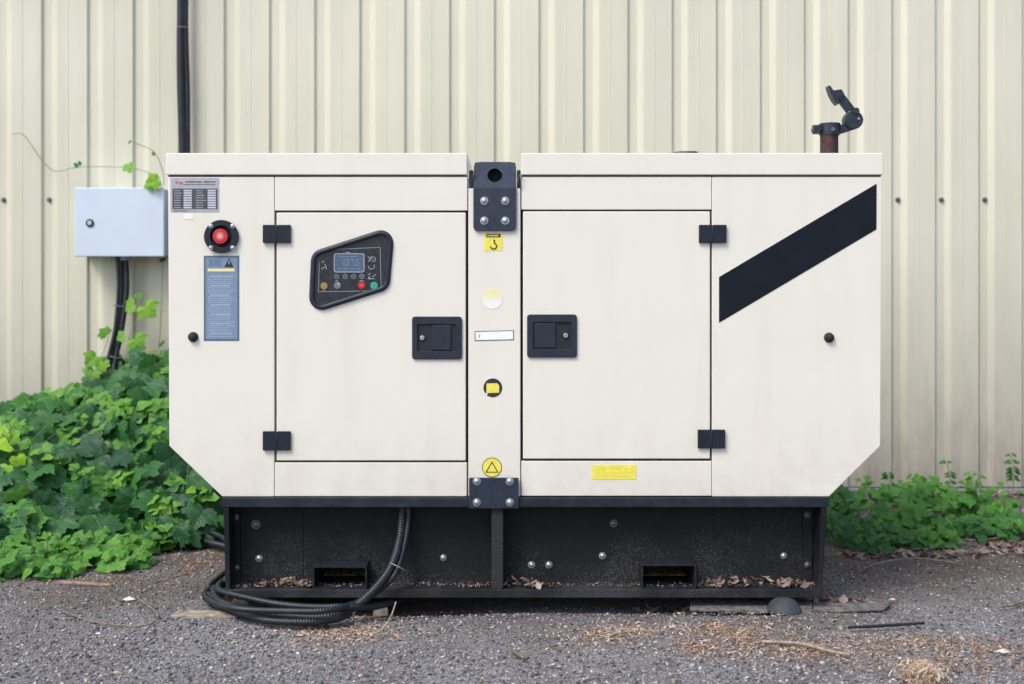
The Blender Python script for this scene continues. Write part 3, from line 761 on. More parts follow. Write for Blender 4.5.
# emergency stop
es_c = (PX(221.8), PZ(236.6))
es = MB().ring([(es_c[0]+0.0575*math.cos(2*math.pi*k/48), es_c[1]+0.0555*math.sin(2*math.pi*k/48)) for k in range(48)],
               [(es_c[0]+0.036*math.cos(2*math.pi*k/48), es_c[1]+0.036*math.sin(2*math.pi*k/48)) for k in range(48)], -0.012, -0.0001).build('emergency_stop', 'charcoal', gen, 0.002, 3)
MB().cyl(es_c, 0.0362, -0.0015, -0.0003, 32).build('stop_recess', 'dark_void', es)
MB().cyl(es_c, 0.026, -0.022, -0.0016, 32, 0.022).build('push_button', 'button_red', es, 0.003, 3)
MB().cyl(es_c, 0.0155, -0.0235, -0.0221, 28).build('button_cap', 'button_pink', es, 0.0008)
MB().cyl(es_c, 0.0085, -0.0246, -0.0236, 24).build('button_centre', 'button_cream', es, 0.0004)
for sx_, sz_ in ((-1, 1), (1, 1), (-1, -1), (1, -1)):
    bolt(221.8+sx_*10.9, 236.6-sz_*10.9+ (0.2), 2.3, -0.012, es, 'bolt_zinc', 'screw')

# blue instruction label
lb = dpx('warning_label', rect_px(203.8, 239.2, 255.6, 340.8), 'label_blue')
yl = -0.0011
MB().ring([(PX(a), PZ(b_)) for a, b_ in ((204.0, 255.8), (239.0, 255.8), (239.0, 340.6), (204.0, 340.6))],
          [(PX(a), PZ(b_)) for a, b_ in ((205.6, 257.4), (237.4, 257.4), (237.4, 339.0), (205.6, 339.0))], yl-0.0003, yl).build('label_border', 'label_blue_dark', lb)
dpx('yellow_band', rect_px(207.8, 234.6, 268.6, 271.4), 'label_faded', yl, 0.0003, lb)
dpx('warning_triangle', [(224.4, 267.2), (229.0, 257.9), (233.6, 267.2)], 'label_black', yl, 0.0003, lb)
dpx('triangle_mark', [(228.6, 260.4), (229.5, 260.4), (229.3, 264.2), (228.8, 264.2)], 'label_text', yl-0.0004, 0.0002, lb)
mbt = MB()
for (a, b_, c_, d_) in ((209.3, 209.8, 258.8, 266.2), (209.3, 210.4, 258.8, 259.3), (209.3, 210.4, 265.7, 266.2), (219.4, 220.5, 258.8, 259.3), (219.4, 220.5, 265.7, 266.2), (211.2, 211.8, 259.5, 265.5), (211.2, 214, 259.5, 260.1), (211.2, 213.6, 262.2, 262.8), (211.2, 214, 264.9, 265.5), (215.3, 215.9, 259.5, 265.5), (217.9, 218.5, 259.5, 265.5), (220.0, 220.5, 258.8, 266.2)):
    mbt.prism([(PX(x), PZ(y)) for x, y in rect_px(a, b_, c_, d_)], yl-0.0003, yl)
mbt.prism([(PX(x), PZ(y)) for x, y in ((215.9, 259.5), (216.5, 259.5), (217.9, 265.5), (217.3, 265.5))], yl-0.0003, yl)
mbt.build('label_heading', 'label_blue_dark', lb)
mbt = MB()
row = 275.6
while row < 337.5:
    strong = (int((row-275)/1.9) % 5 == 0)
    x = 207.8 + (2.5 if strong else 0); e = 234.6 - (random.uniform(2, 6) if strong else random.uniform(0, 5))
    while x < e:
        w_ = random.uniform(0.8, 2.6); h = 0.95 if strong else 0.5
        mbt.prism([(PX(x), PZ(row)), (PX(min(e+.3, x+w_)), PZ(row)), (PX(min(e+.3, x+w_)), PZ(row+h)), (PX(x), PZ(row+h))], yl-0.0003, yl); x += w_+0.5
    row += 1.9
mbt.build('label_lines', 'label_text', lb)

# centre post stickers
hk = dpx('hook_sticker', rect_px(484.0, 502.6, 233.0, 250.6), 'label_yellow')
dpx('sticker_heading', rect_px(486.2, 500.6, 233.8, 237.4), 'label_black', yl, 0.0003, hk)
mbt = MB()
x = 487.4
for w_ in (1.3, 1.1, 1.5, 1.2, 1.4, 1.0):
    mbt.prism([(PX(a), PZ(b_)) for a, b_ in rect_px(x, x+w_, 234.8, 236.4)], yl-0.0006, yl-0.0004); x += w_+0.7
mbt.build('heading_text', 'label_faded', hk)
hp = [(493.4, 239.6), (494.6, 241.0), (494.0, 242.6), (495.6, 244.2), (496.6, 246.0), (495.6, 248.2), (493.2, 248.9), (491.0, 247.8), (490.6, 246.2)]
mbt = MB(); mbt.tube(spline([(PX(a), yl-0.0004, PZ(b_)) for a, b_ in hp], 5), [0.0022]*(8*5)+[0.001], 6); mbt.build('hook_symbol', 'label_black', hk)
# faded round sticker: yellow upper half, white lower half
cc = (PX(492.4), PZ(299.2)); rr_ = 10.0*S
m, nt, b = new_mat('sun_bleached_sticker')
zf = math_n(nt, 'ADD', posz(nt).outputs[2], math_n(nt, 'MULTIPLY', math_n(nt, 'SUBTRACT', noise(nt, 60, 3), 0.5), 0.012))
nt.links.new(mix(nt, (0.80, 0.80, 0.77), (0.78, 0.74, 0.36), maprange(nt, zf, cc[1]-0.010, cc[1]+0.016)), b.inputs['Base Color']); b.inputs['Roughness'].default_value = 0.5
MAT['bleached'] = m
MB().cyl(cc, rr_, -0.001, -0.0001, 40).build('round_sticker', 'bleached', gen)
ws = dpx('serial_label', [(474.6, 331.2), (513.8, 330.2), (514.0, 340.0), (474.8, 341.0)], 'plate_dark')
dpx('label_paper', [(475.4, 332.0), (513.0, 331.0), (513.2, 339.2), (475.6, 340.2)], 'label_white', yl, 0.0003, ws)
dpx('printed_mark', [(479.0, 334.2), (479.7, 334.2), (479.7, 337.8), (479.0, 337.8)], 'label_blue_dark', yl-0.0004, 0.0002, ws)
cc = (PX(492.8), PZ(387.8))
bs = MB().cyl(cc, 9.4*S, -0.001, -0.0001, 36).build('fuel_sticker', 'label_black', gen)
dpx('yellow_square', [(486.6, 383.4), (497.4, 383.2), (499.2, 385.6), (499.2, 392.6), (486.4, 393.0)], 'label_yellow', yl, 0.0004, bs)
dpx('pale_tab', rect_px(484.6, 487.4, 393.2, 395.0), 'label_pale', yl, 0.0003, bs)
cc = (PX(492.0), PZ(467.4))
ys_ = MB().cyl(cc, 9.9*S, -0.001, -0.0001, 40).build('triangle_sticker', 'label_black', gen)
MB().cyl(cc, 9.2*S, yl-0.0003, yl, 40).build('yellow_disc', 'label_yellow', ys_)
def tri(cx, cy, h): return [(PX(cx), PZ(cy-h)), (PX(cx-h*0.95), PZ(cy+h*0.62)), (PX(cx+h*0.95), PZ(cy+h*0.62))]
MB().ring(tri(492, 468.2, 7.0), tri(492, 468.4, 5.3), yl-0.0007, yl-0.0004).build('triangle_outline', 'label_black', ys_)
yr = dpx('yellow_label', rect_px(592.0, 636.2, 465.0, 479.4), 'label_yellow')
mbt = MB()
for row in (468.2, 472.6, 475.8):
    x = 597.0
    while x < 631:
        w_ = random.uniform(0.9, 2.6); mbt.prism([(PX(a), PZ(b_)) for a, b_ in rect_px(x, x+w_, row, row+0.8)], yl-0.0003, yl); x += w_+0.7
mbt.build('label_print', 'yellow_print', yr)

# ---- control panel
qp = [(311.2, 252.0), (395.2, 224.8), (389.8, 289.2), (308.4, 315.2)]
quad = [(PX(a), PZ(b_)) for a, b_ in qp]
outer = round_poly(quad, 13*S, 8)
def inset(q, d_):
    n = len(q); res = []
    for i in range(n):
        p, a, b_ = Vector(q[i]), Vector(q[i-1]), Vector(q[(i+1) % n])
        e1 = (p-a).normalized(); e2 = (b_-p).normalized()
        n1 = Vector((-e1.y, e1.x)); n2 = Vector((-e2.y, e2.x))
        cen = Vector((sum(x[0] for x in q)/n, sum(x[1] for x in q)/n))
        if n1.dot(cen-p) < 0: n1 = -n1
        if n2.dot(cen-p) < 0: n2 = -n2
        k_ = d_/(1+n1.dot(n2)); res.append(tuple(p + (n1+n2)*k_))
    return res
q_in = inset(quad, 5.6*S); inner = round_poly(q_in, 7*S, 8)
mid = round_poly(inset(quad, 3.0*S), 10*S, 8)
cp = empty('control_panel', (0, 0, 0)); cp.parent = gen; cp.location = Vector((0, 0, 0))
cp_n = MB()
n = len(outer); y_o, y_m, y_i, y_b = -0.0035, -0.0125, -0.0085, 0.0
vs = [(x, -0.0020, z) for x, z in outer] + [(x, -0.0105, z) for x, z in round_poly(inset(quad, 1.0*S), 12.2*S, 8)] + [(x, -0.0130, z) for x, z in mid] + [(x, -0.0110, z) for x, z in round_poly(inset(quad, 4.8*S), 8*S, 8)] + [(x, -0.0021, z) for x, z in inner]
fs = [(j*n+i, j*n+(i+1) % n, (j+1)*n+(i+1) % n, (j+1)*n+i) for j in range(4) for i in range(n)]
cp_n.add(vs, fs, True)
cpg = bpy.data.objects.remove(cp)
cp = cp_n.build('control_panel', 'handle_plastic', gen)
MB().prism(round_poly(inset(quad, 5.2*S), 7*S, 8), -0.0034, -0.0022).build('panel_face', 'panel_face', cp)
yp = -0.0036
def line(mb, a, b_, w_=0.5, y=yp, t=0.0003):
    a = Vector((PX(a[0]), PZ(a[1]))); b_ = Vector((PX(b_[0]), PZ(b_[1]))); d_ = (b_-a).normalized()*w_*S/2; n_ = Vector((-d_.y, d_.x))
    mb.prism([tuple(a+n_-d_), tuple(a-n_-d_), tuple(b_-n_+d_), tuple(b_+n_+d_)], y-t, y)
mbt = MB()
fr = [(320.0, 256), (330.5, 249.6), (380.2, 247.4), (381.4, 290.6), (318.6, 291.8)]
for a, b_ in ((fr[1], fr[2]), (fr[2], fr[3]), (fr[3], fr[4])): line(mbt, a, b_, 0.45)
line(mbt, fr[4], (319.6, 262), 0.4)
# printed symbols right of the screen and button rings
random.seed(5)
for (a, b_) in (((368.2, 256.8), (371.2, 260.4)), ((371.0, 256.6), (369.0, 261.4)), ((368.4, 266.2), (370.2, 269.6)), ((370.2, 269.6), (374.2, 268.0)), ((374.2, 268.0), (374.4, 265.0)),
                ((368.4, 275.0), (370.4, 273.4)), ((372.8, 276.8), (375.6, 274.6)), ((369, 279), (374.6, 278.6)), ((346, 252.4), (350, 252.4)),
                ((321.6, 268.6), (325, 267.2)), ((325.2, 264.0), (326.8, 269.0)), ((322.2, 262.4), (324.2, 261.2)), ((359.8, 280.8), (363.4, 280.8)), ((336, 280.8), (337.6, 280.8)), ((323.2, 290.6), (325.0, 290.6)), ((360.6, 290.9), (362.6, 290.9))):
    line(mbt, a, b_, 0.7)
def circ(mb, cx, cy, r_, w_=0.35):
    c_ = (PX(cx), PZ(cy)); ra, rb = (r_+w_/2)*S, (r_-w_/2)*S
    mb.ring([(c_[0]+ra*math.cos(2*math.pi*k/20), c_[1]+ra*math.sin(2*math.pi*k/20)) for k in range(20)], [(c_[0]+rb*math.cos(2*math.pi*k/20), c_[1]+rb*math.sin(2*math.pi*k/20)) for k in range(20)], yp-0.0003, yp)
for cx in (336.6, 345.2, 353.6, 362.0): circ(mbt, cx, 276.4, 2.1, 0.45); line(mbt, (cx-0.9, 276.4), (cx+0.9, 276.0), 0.5)
circ(mbt, 373.4, 259.2, 2.5, 0.5); line(mbt, (372.4, 258.4), (374.4, 260.2), 0.5)
mbt.prism([(PX(368.0), PZ(278.8)), (PX(370.8), PZ(278.8)), (PX(369.4), PZ(275.8))], yp-0.0003, yp)
mbt.build('printed_symbols', 'panel_line', cp)
MB().ring(rrect(*pxrect(334.0, 364.8, 253.4, 272.6), 0.008), rrect(*pxrect(335.0, 363.8, 254.4, 271.6), 0.006), yp-0.0022, yp).build('screen_frame', 'panel_line', cp, 0.0005)
MB().prism(rrect(*pxrect(334.8, 364.0, 254.2, 271.8), 0.006), yp-0.0012, yp-0.0001).build('screen', 'lcd', cp)
mbt = MB()
ys2 = yp-0.0013
def seg7(mb, x, y, d_, w=3.0, h=5.6):
    M_ = {'0': 'abcdef', '3': 'abgcd', '5': 'afgcd', '1': 'bc', '7': 'abc', '2': 'abged'}[d_]
    p = {'a': ((0,0),(w,0)), 'b': ((w,0),(w,h/2)), 'c': ((w,h/2),(w,h)), 'd': ((0,h),(w,h)), 'e': ((0,h/2),(0,h)), 'f': ((0,0),(0,h/2)), 'g': ((0,h/2),(w,h/2))}
    for s_ in M_: line(mb, (x+p[s_][0][0], y+p[s_][0][1]), (x+p[s_][1][0], y+p[s_][1][1]), 0.6, ys2, 0.0003)
for i, d_ in enumerate('1375'): seg7(mbt, 341.2+i*5.0, 259.6, d_)
for x in (338, 344, 351, 357): line(mbt, (x, 268.8), (x+3.6, 268.8), 0.6, ys2, 0.0003)
line(mbt, (340, 256.8), (357, 256.8), 0.5, ys2, 0.0003)
mbt.build('screen_text', 'lcd_digit', cp)
for px, py, mt in ((324.4, 286.0, 'button_amber'), (337.6, 285.4, 'button_grey'), (361.8, 285.4, 'button_red'), (374.2, 285.6, 'button_green')):
    MB().cyl((PX(px), PZ(py)), 3.6*S, yp-0.0022, yp-0.0001, 24).build('button', mt, cp, 0.0008)
for px, py, mt in ((361.8, 285.4, 'button_pink'), (374.2, 285.6, 'button_grey'), (338.8, 284.0, 'label_pale')):
    MB().cyl((PX(px), PZ(py)), (1.5 if mt != 'label_pale' else 0.7)*S, yp-0.0027, yp-0.0024, 16).build('button_icon', mt, cp)

# ---- exhaust and rain cap
EY = 0.5
def E(px, py, dy=0.0): return P3(px, py, EY+dy)
SE = (D0+EY)/F
zl = PZ(153.2)
def zcyl(mb, cx, cy, r, z0, z1, seg=32, smooth=True):
    vs = [(cx+r*math.cos(2*math.pi*k/seg), cy+r*math.sin(2*math.pi*k/seg), z) for z in (z0, z1) for k in range(seg)]
    fs = [(k, (k+1) % seg, seg+(k+1) % seg, seg+k) for k in range(seg)]
    mb.add(vs, fs, smooth); mb.add(vs, [tuple(range(seg))[::-1], tuple(range(seg, 2*seg))])
pc = E(829.2, 140); pr = 8.9*SE
mb = MB(); zcyl(mb, pc.x, EY, pr, zl-0.002, E(0, 134.6).z)
exh = mb.build('exhaust_pipe', 'rust_pipe', gen)
mb = MB(); zcyl(mb, pc.x, EY, pr+0.014, zl+0.0005, zl+0.006); mb.build('pipe_flange', 'rust_pipe', exh)
mb = MB(); z0, z1 = E(0, 135.2).z, E(0, 123.6).z
zcyl(mb, pc.x+0.002, EY, pr+0.005, z0, z1)
# clamp ears
mb.box(E(812.6, 0).x, E(821, 0).x, EY-0.012, EY+0.012, E(0, 134.0).z, E(0, 125.2).z)
clamp = mb.build('pipe_clamp', 'cast_dark', exh, 0.0025)
mb = MB(); c_ = E(816.2, 129.6); mb.cyl((c_.x, c_.z), 4.3*SE, EY-0.026, EY+0.02, 6); mb.build('clamp_bolt', 'cast_dark', exh, 0.001)
mb = MB(); c_ = E(832.5, 129.4, -0.04); mb.cyl((c_.x, c_.z), 2.2*SE, EY-0.046, EY-0.035, 6); mb.build('clamp_nut', 'dull_bolt', exh)
def eprism(pts, dy0, dy1): return MB().prism([(E(a, b_).x, E(a, b_).z) for a, b_ in pts], EY+dy0, EY+dy1)
eprism([(836, 124.2), (846, 125.4), (846.5, 112), (852, 113), (858, 126), (853.5, 129.6), (848, 131.6), (838, 134.6)], -0.012, 0.012).build('cap_arm', 'cast_dark', exh, 0.002)
c_ = E(852.4, 120.6)
mb = MB(); mb.cyl((c_.x, c_.z), 9.2*SE, EY-0.024, EY+0.024, 36); mb.build('counterweight', 'cast_dark', exh, 0.003, 3)
eprism([(832.6, 92.2), (840.6, 90.8), (854.4, 108.4), (846.2, 112.4), (838.0, 101.5), (835.6, 99.4)], -0.010, 0.010).build('flap_lever', 'cast_dark', exh, 0.002)
c_ = E(854.2, 111.8); MB().cyl((c_.x, c_.z), 3.2*SE, EY-0.030, EY+0.030, 16).build('hinge_pin', 'cast_dark', exh, 0.001)
c_ = E(858.2, 118.8, -0.02); MB().cyl((c_.x, c_.z), 1.1*SE, EY-0.0275, EY-0.0235, 10).build('pin_head', 'bolt_zinc', exh)
# flap plate seen edge-on, with its stiffening lug
eprism([(826.8, 86.4), (828.6, 86.6), (832.4, 92.0), (836.2, 98.6), (838.6, 104.0), (836.4, 105.4), (832.2, 100.4), (829.2, 94.4)], -0.024, 0.024).build('rain_cap_flap', 'cast_dark', exh, 0.0015)
eprism([(832.0, 91.0), (840.4, 89.8), (843.4, 94.6), (839.4, 101.6), (836.4, 98.4)], -0.016, 0.016).build('flap_lug', 'cast_dark', exh, 0.0015)
# low filler cap on the roof, only its rim shows above the roof edge
mb = MB(); zcyl(mb, PX(686, 0.25), 0.25, 0.042, zl-0.001, PZ(152.1, 0.25)); mb.build('filler_cap', 'dull_bolt', gen, 0.002)

# ------------------------------------------------------------------ wall box
BYf, BYb = 2.12, WY-dep-0.0015
bx0, bx1, bz_0, bz_1 = PX(74.2, BYf), PX(164.0, BYf), PZ(256.6, BYf), PZ(187.6, BYf)
box = empty('junction_box', ((bx0+bx1)/2, BYb, bz_0), 'pale blue metal junction box mounted on the cream wall', 'junction box')
bo = MB().box(bx0+0.006, bx1-0.006, BYf+0.014, BYb, bz_0+0.004, bz_1-0.004).build('box_body', 'box_paint', box, 0.004)
bd = MB().box(bx0, bx1, BYf, BYf+0.013, bz_0, bz_1).build('box_door', 'box_paint', box, 0.005, 3)
c_ = (PX(90, BYf), PZ(223, BYf))
MB().cyl(c_, 0.021, BYf-0.006, BYf-0.0002, 28).build('lock', 'charcoal', bd, 0.002)
MB().cyl(c_, 0.012, BYf-0.009, BYf-0.0062, 20).build('lock_core', 'bolt_zinc', bd, 0.001)
for px, w_ in ((125.5, 5.6), (114.6, 3.2)):
    c_ = P3(px, 258, 2.19); mb = MB(); zcyl(mb, c_.x, 2.19, w_*6.19/F, c_.z-0.012, bz_0+0.0038); mb.build('cable_gland', 'grey_gland', box)

# ------------------------------------------------------------------ conduits
def conduit(name, pts, r, label, group=None, ribs=True, mat='conduit_plastic', cat='conduit', seg=14):
    path = resample(spline(pts, 14), 0.0022 if ribs else 0.02)
    if ribs:
        per = 4; rads = [r*(1.0 if (i % per) < 2 else 0.90) for i in range(len(path))]
    else: rads = r
    mb = MB(); mb.tube(path, rads, seg if ribs else 16)
    o = mb.build(name, mat); return tag(o, label, cat, group)
GRP = None
gz0 = 0.018
def G(px, py, z): v = PG(px, py, z); return (v.x, v.y, v.z)
# thick conduit
conduit('conduit', [P3(125.6, 257, 2.19), P3(126.5, 290, 2.19), P3(121.5, 330, 2.18), P3(115.5, 360, 2.17), P3(113.6, 385, 2.12), (-1.98, 2.0, 0.05), (-1.62, 1.45, 0.018),
    (-1.30, 0.98, 0.02), (-1.12, 0.80, 0.02), (-1.03, 0.55, 0.02), (-1.025, 0.20, 0.022), G(214, 590, 0.022), G(222, 603, 0.022), G(262, 613, 0.02), G(320, 617.5, 0.02), (-0.53, -0.135, 0.03),
    (PX(372, -0.08), -0.10, PZ(591, -.08)), (PX(390.5, -.03), -0.035, PZ(568, -.03)), (PX(399.5, .02), 0.02, PZ(540, .02)), (PX(402, .04), 0.04, PZ(515, .04)), (PX(402, .045), 0.045, PZ(503, .045))],
    0.0150, 'thickest corrugated black conduit from grey box gland, middle strand of the loop')
conduit('conduit', [P3(117.5, 257, 2.17), P3(118.5, 290, 2.17), P3(115, 330, 2.16), P3(108, 360, 2.15), P3(104, 385, 2.10), (-2.02, 1.95, 0.05), (-1.70, 1.50, 0.018),
    (-1.33, 1.04, 0.055), (-1.17, 0.85, 0.05), (-1.06, 0.6, 0.03), (-1.06, 0.20, 0.03), G(208, 588, 0.02), G(206, 598, 0.02), G(232, 608, 0.045), G(285, 611.0, 0.050), G(330, 610, 0.055), 
    (PX(366, -0.05), -0.07, PZ(597, -.05)), (PX(392.5, -.03), -0.045, PZ(577, -.03)), (PX(402.5, .01), 0.01, PZ(553, .01)), (PX(408.2, .04), 0.04, PZ(522, .04)), (PX(408, .045), 0.045, PZ(503, .045))],
    0.0105, 'thinner black conduit, outer right strand where two rise into the base')
conduit('conduit', [P3(122, 257, 2.21), P3(122, 290, 2.21), P3(119, 320, 2.21), P3(113, 350, 2.19), P3(109, 385, 2.14), (-2.05, 2.05, 0.05), (-1.75, 1.60, 0.02), (-1.28, 1.05, 0.02), (-1.08, 0.83, 0.02),
    (-0.995, 0.5, 0.05), (-0.99, 0.2, 0.05), G(222, 582, 0.040), G(219, 590, 0.048), G(240, 596, 0.05), G(275, 603.5, 0.046), G(312, 607.0, 0.046), G(350, 606.6, 0.046), (PX(376, -0.06), -0.07, 0.024), (PX(394), 0.01, 0.016), (PX(405, .10), 0.10, 0.016), (-0.3, .4, 0.016)],
    0.0115, 'ribbed black conduit forming the inner, upper strand of the floor loop')
conduit('conduit', [(-1.0, 0.45, 0.018), (-1.06, 0.15, 0.018), G(210, 596, 0.016), G(226, 608, 0.016), G(262, 619.5, 0.016), G(305, 622, 0.016), G(335, 619, 0.016), G(350, 613, 0.018)],
    0.0125, 'short black corrugated conduit at the outer bottom of the floor loop, with open end')
e_ = Vector(G(350.5, 612.8, 0.018)); mb = MB(); mb.tube([e_, e_+Vector((0.012, 0.006, 0.0))], 0.009, 12); tag(mb.build('cable_lug', 'bolt_zinc'), 'small shiny metal lug at the open end of the conduit', 'cable lug')
# cable ties round pairs of strands
def tie(c, r, axis, label, name='cable_tie'):
    axis = Vector(axis).normalized(); u = axis.orthogonal().normalized(); v = axis.cross(u)
    pts = [Vector(c) + (u*math.cos(2*math.pi*k/20)*r[0] + v*math.sin(2*math.pi*k/20)*r[1]) for k in range(21)]
    mb = MB(); mb.tube(pts, 0.0022, 6, caps=False); o = mb.build(name, 'tie_plastic'); tag(o, label, 'cable tie')
tie(P3(397.5, 566.5, -0.03), (0.028, 0.028), (0.5, 0.3, 1), 'grey cable tie round the two strands rising into the base')
tie(P3(116.5, 357, 2.165), (0.034, 0.034), (0.2, 0, 1), 'dark cable tie round the conduits just above the vine')
tie(P3(119.8, 306, 2.185), (0.034, 0.034), (0.1, 0, 1), 'dark cable tie round the conduits halfway below the box')
# wall drop cables at the top
conduit('power_cable', [(PX(180.5, 2.22), 2.225, 3.4), P3(181.0, 0, 2.225), P3(180.6, 40, 2.225), P3(181.0, 90, 2.225), P3(183.2, 153, 2.225), P3(186, 200, 2.225), (PX(190, 2.2), 2.2, 0.5), (-1.5, 2.15, 0.02), (-1.0, 1.9, 0.02)], 0.0205, 'left, thicker black cable hanging down the wall from above', ribs=False, cat='cable')
conduit('power_cable', [(PX(187, 2.22), 2.235, 3.4), P3(185.6, 0, 2.235), P3(185.8, 40, 2.235), P3(187.2, 90, 2.235), P3(187.6, 153, 2.235), P3(190, 200, 2.235), (PX(194, 2.2), 2.215, 0.5), (-1.42, 2.15, 0.02), (-0.9, 1.85, 0.02)], 0.0150, 'right, thinner black cable beside the thicker one above the generator', ribs=False, cat='cable')
tie(P3(182.6, 28, 2.228), (0.030, 0.030), (0, 0, 1), 'dark cable tie round the pair of cables on the wall')

# ------------------------------------------------------------------ ground bits
def plank(name, a, b_, c_, d_, h, mat, label, cat):
    pts = [Vector(p) for p in (a, b_, c_, d_)]
    mb = MB(); v = [(p.x, p.y, -0.006) for p in pts] + [(p.x, p.y, h) for p in pts]
    mb.add(v, [(0,3,2,1),(4,5,6,7),(0,1,5,4),(1,2,6,5),(2,3,7,6),(3,0,4,7)]); return tag(mb.build(name, mat, None, 0.003), label, cat)
plank('plank', PG(690, 610.0), PG(812, 612.0), PG(812, 603.0), PG(690, 600), 0.0045, 'old_wood', 'grey weathered plank lying under the base by the rubber foot', 'plank')
plank('plank', PG(813, 612.0), PG(884, 609.5), PG(892, 603), PG(813, 604), 0.0035, 'old_wood', 'thin grey board reaching out right past the rubber foot', 'plank')
plank('wood_slat', PG(170, 617.0), PG(236, 617.5), PG(236, 612.5), PG(178, 611.5), 0.006, 'pale_wood', 'flat pale slat half under the left end of conduit loop', 'slat')
plank('wood_slat', PG(373, 616), PG(388, 614), PG(386, 608), PG(374, 609), 0.016, 'pale_wood', 'small grey wood block right of the conduit end', 'block')
def stick(name, pts, r, mat, label, cat, group=None):
    path = spline([G(a, b_, z) for a, b_, z in pts], 8); n = len(path)
    mb = MB(); mb.tube(path, [r*(1-0.5*abs(i/n-0.4)) for i in range(n)], 7); return tag(mb.build(name, mat), label, cat, group)
stick('twig', [(208, 0, 0)] and [(858, 571, .008), (880, 563, .012), (915, 558.5, .010), (950, 562, .006), (960, 564, .004)], 0.0042, 'twig', 'long pale bent twig in front of the right weeds', 'twig')
stick('iron_rod', [(848, 627.5, .006), (885, 625.6, .007), (924, 623.0, .006)], 0.0055, 'black_rubber', 'thin dark straight rod lying on the ground at right', 'rod')
stick('twig', [(762, 641.5, .012), (800, 643.5, .014), (826, 650, .012), (850, 655, .01)], 0.0052, 'pale_wood', 'thick pale twig lying in the orange shavings', 'twig')
stick('twig', [(60, 582.5, .008), (85, 584, .010), (112, 585.5, .007)], 0.009, 'twig', 'short brown stick in front of the left weeds', 'twig')
stick('wire_loop', [(62, 611, .006), (95, 622, .006), (140, 626, .006), (157, 619, .008), (155, 611, .01), (146, 604, .01), (138, 598, .006)], 0.0028, 'twig', 'thin curved stem looping on the grey chippings at left', 'stem')
stick('straw', [(366, 640, .004), (382, 629, .02), (391, 616, .05), (396, 602, .085)], 0.0028, 'pale_wood', 'upright bent pale straw beside the wood block', 'straw')
stick('twig', [(508, 647, .006), (516, 653, .006), (524, 658, .005)], 0.0045, 'twig', 'tiny twig lying alone in the middle foreground', 'twig')
stick('twig', [(600, 636, .004), (615, 634, .008), (634, 630.5, .005)], 0.003, 'pale_wood', 'thin pale twig in sparse shavings below the right fork pocket', 'twig')
stick('twig', [(999, 607, .006), (1012, 605, .008), (1030, 600, .005)], 0.005, 'twig', 'short brown twig at the right edge of the gravel', 'twig')
def stone(px, py, s_, tint, label):
    c = PG(px, py); V = PV*np.array([s_, s_*0.7, s_*0.45]); mb = MB(); mb.add([(c.x+v[0], c.y+v[1], c.z+v[2]+s_*0.1) for v in V], PF, False, tint)
    tag(mb.build('stone', 'pebble', tinted=True), label, 'stone')
stone(128, 600.5, 0.026, 0.93 if False else 0.99, 'flat pale stone beside the looping stem at left'); stone(98, 634, 0.011, 1.0, 'small white pebble below the looping stem')
stone(116, 673, 0.012, 0.93, 'tan pebble at the lower left'); stone(1002, 653, 0.026, 0.97, 'tan stone at the right edge of the foreground')
stone(892, 600, 0.014, 0.98, 'small pale stone at the end of the thin board')

# ------------------------------------------------------------------ foliage
def leaf_template(lobes=3, serr=0.07, fold=0.42, seg=36):
    """leaf in XY, stem at origin, tip at +Y (length 1)"""
    pts = []
    for k_ in range(seg):
        a = -math.pi + 2*math.pi*(k_+0.5)/seg        # 0 = tip direction
        e = lambda c, w_: math.exp(-((abs(abs(a)-c)/w_)**1.25))
        if lobes == 3:
            r = 0.44 + 0.56*e(0, 0.42) + 0.36*e(1.15, 0.44) + 0.14*e(2.2, 0.5)
        elif lobes == 5:
            r = 0.44 + 0.54*e(0, 0.36) + 0.38*e(0.98, 0.32) + 0.26*e(1.85, 0.38)
        else:
            r = 0.30 + 0.72*e(0, 0.40) + 0.10*math.exp(-((abs(a)-1.5)/0.7)**2)
        r *= 1 - 0.55*math.exp(-((math.pi-abs(a))/0.28)**2)
        r *= 1 + serr*(1 if k_ % 2 else -1)
        pts.append((r*math.sin(a), 0.34 + r*math.cos(a)*0.78))
    V = [(0, 0.34, 0.0)] + [(x*0.5, 0.34+(y-0.34)*0.5, 0) for x, y in pts] + [(x, y, 0) for x, y in pts]
    V = [(x, y, fold*abs(x)*(1 - 0.9*abs(x)) - 0.34*(y-0.2)**2 - 0.22*x*x + 0.02*math.sin(y*17+abs(x)*9)) for x, y, _ in V]
    n = seg; F_ = []
    for i in range(n):
        j = (i+1) % n
        F_ += [(0, 1+j, 1+i), (1+i, 1+j, 1+n+j), (1+i, 1+n+j, 1+n+i)]
    return np.array(V), F_
T3, T5, T1 = leaf_template(3), leaf_template(5), leaf_template(1, 0.05, 0.35, 20)
def frame_from(normal, updir):
    """rotation whose Z = leaf normal, Y = tip direction"""
    z = normal/np.linalg.norm(normal, axis=1, keepdims=True)
    y = updir - z*np.sum(updir*z, axis=1, keepdims=True); y /= np.linalg.norm(y, axis=1, keepdims=True)+1e-9
    x = np.cross(y, z); return np.stack([x, y, z], axis=2)
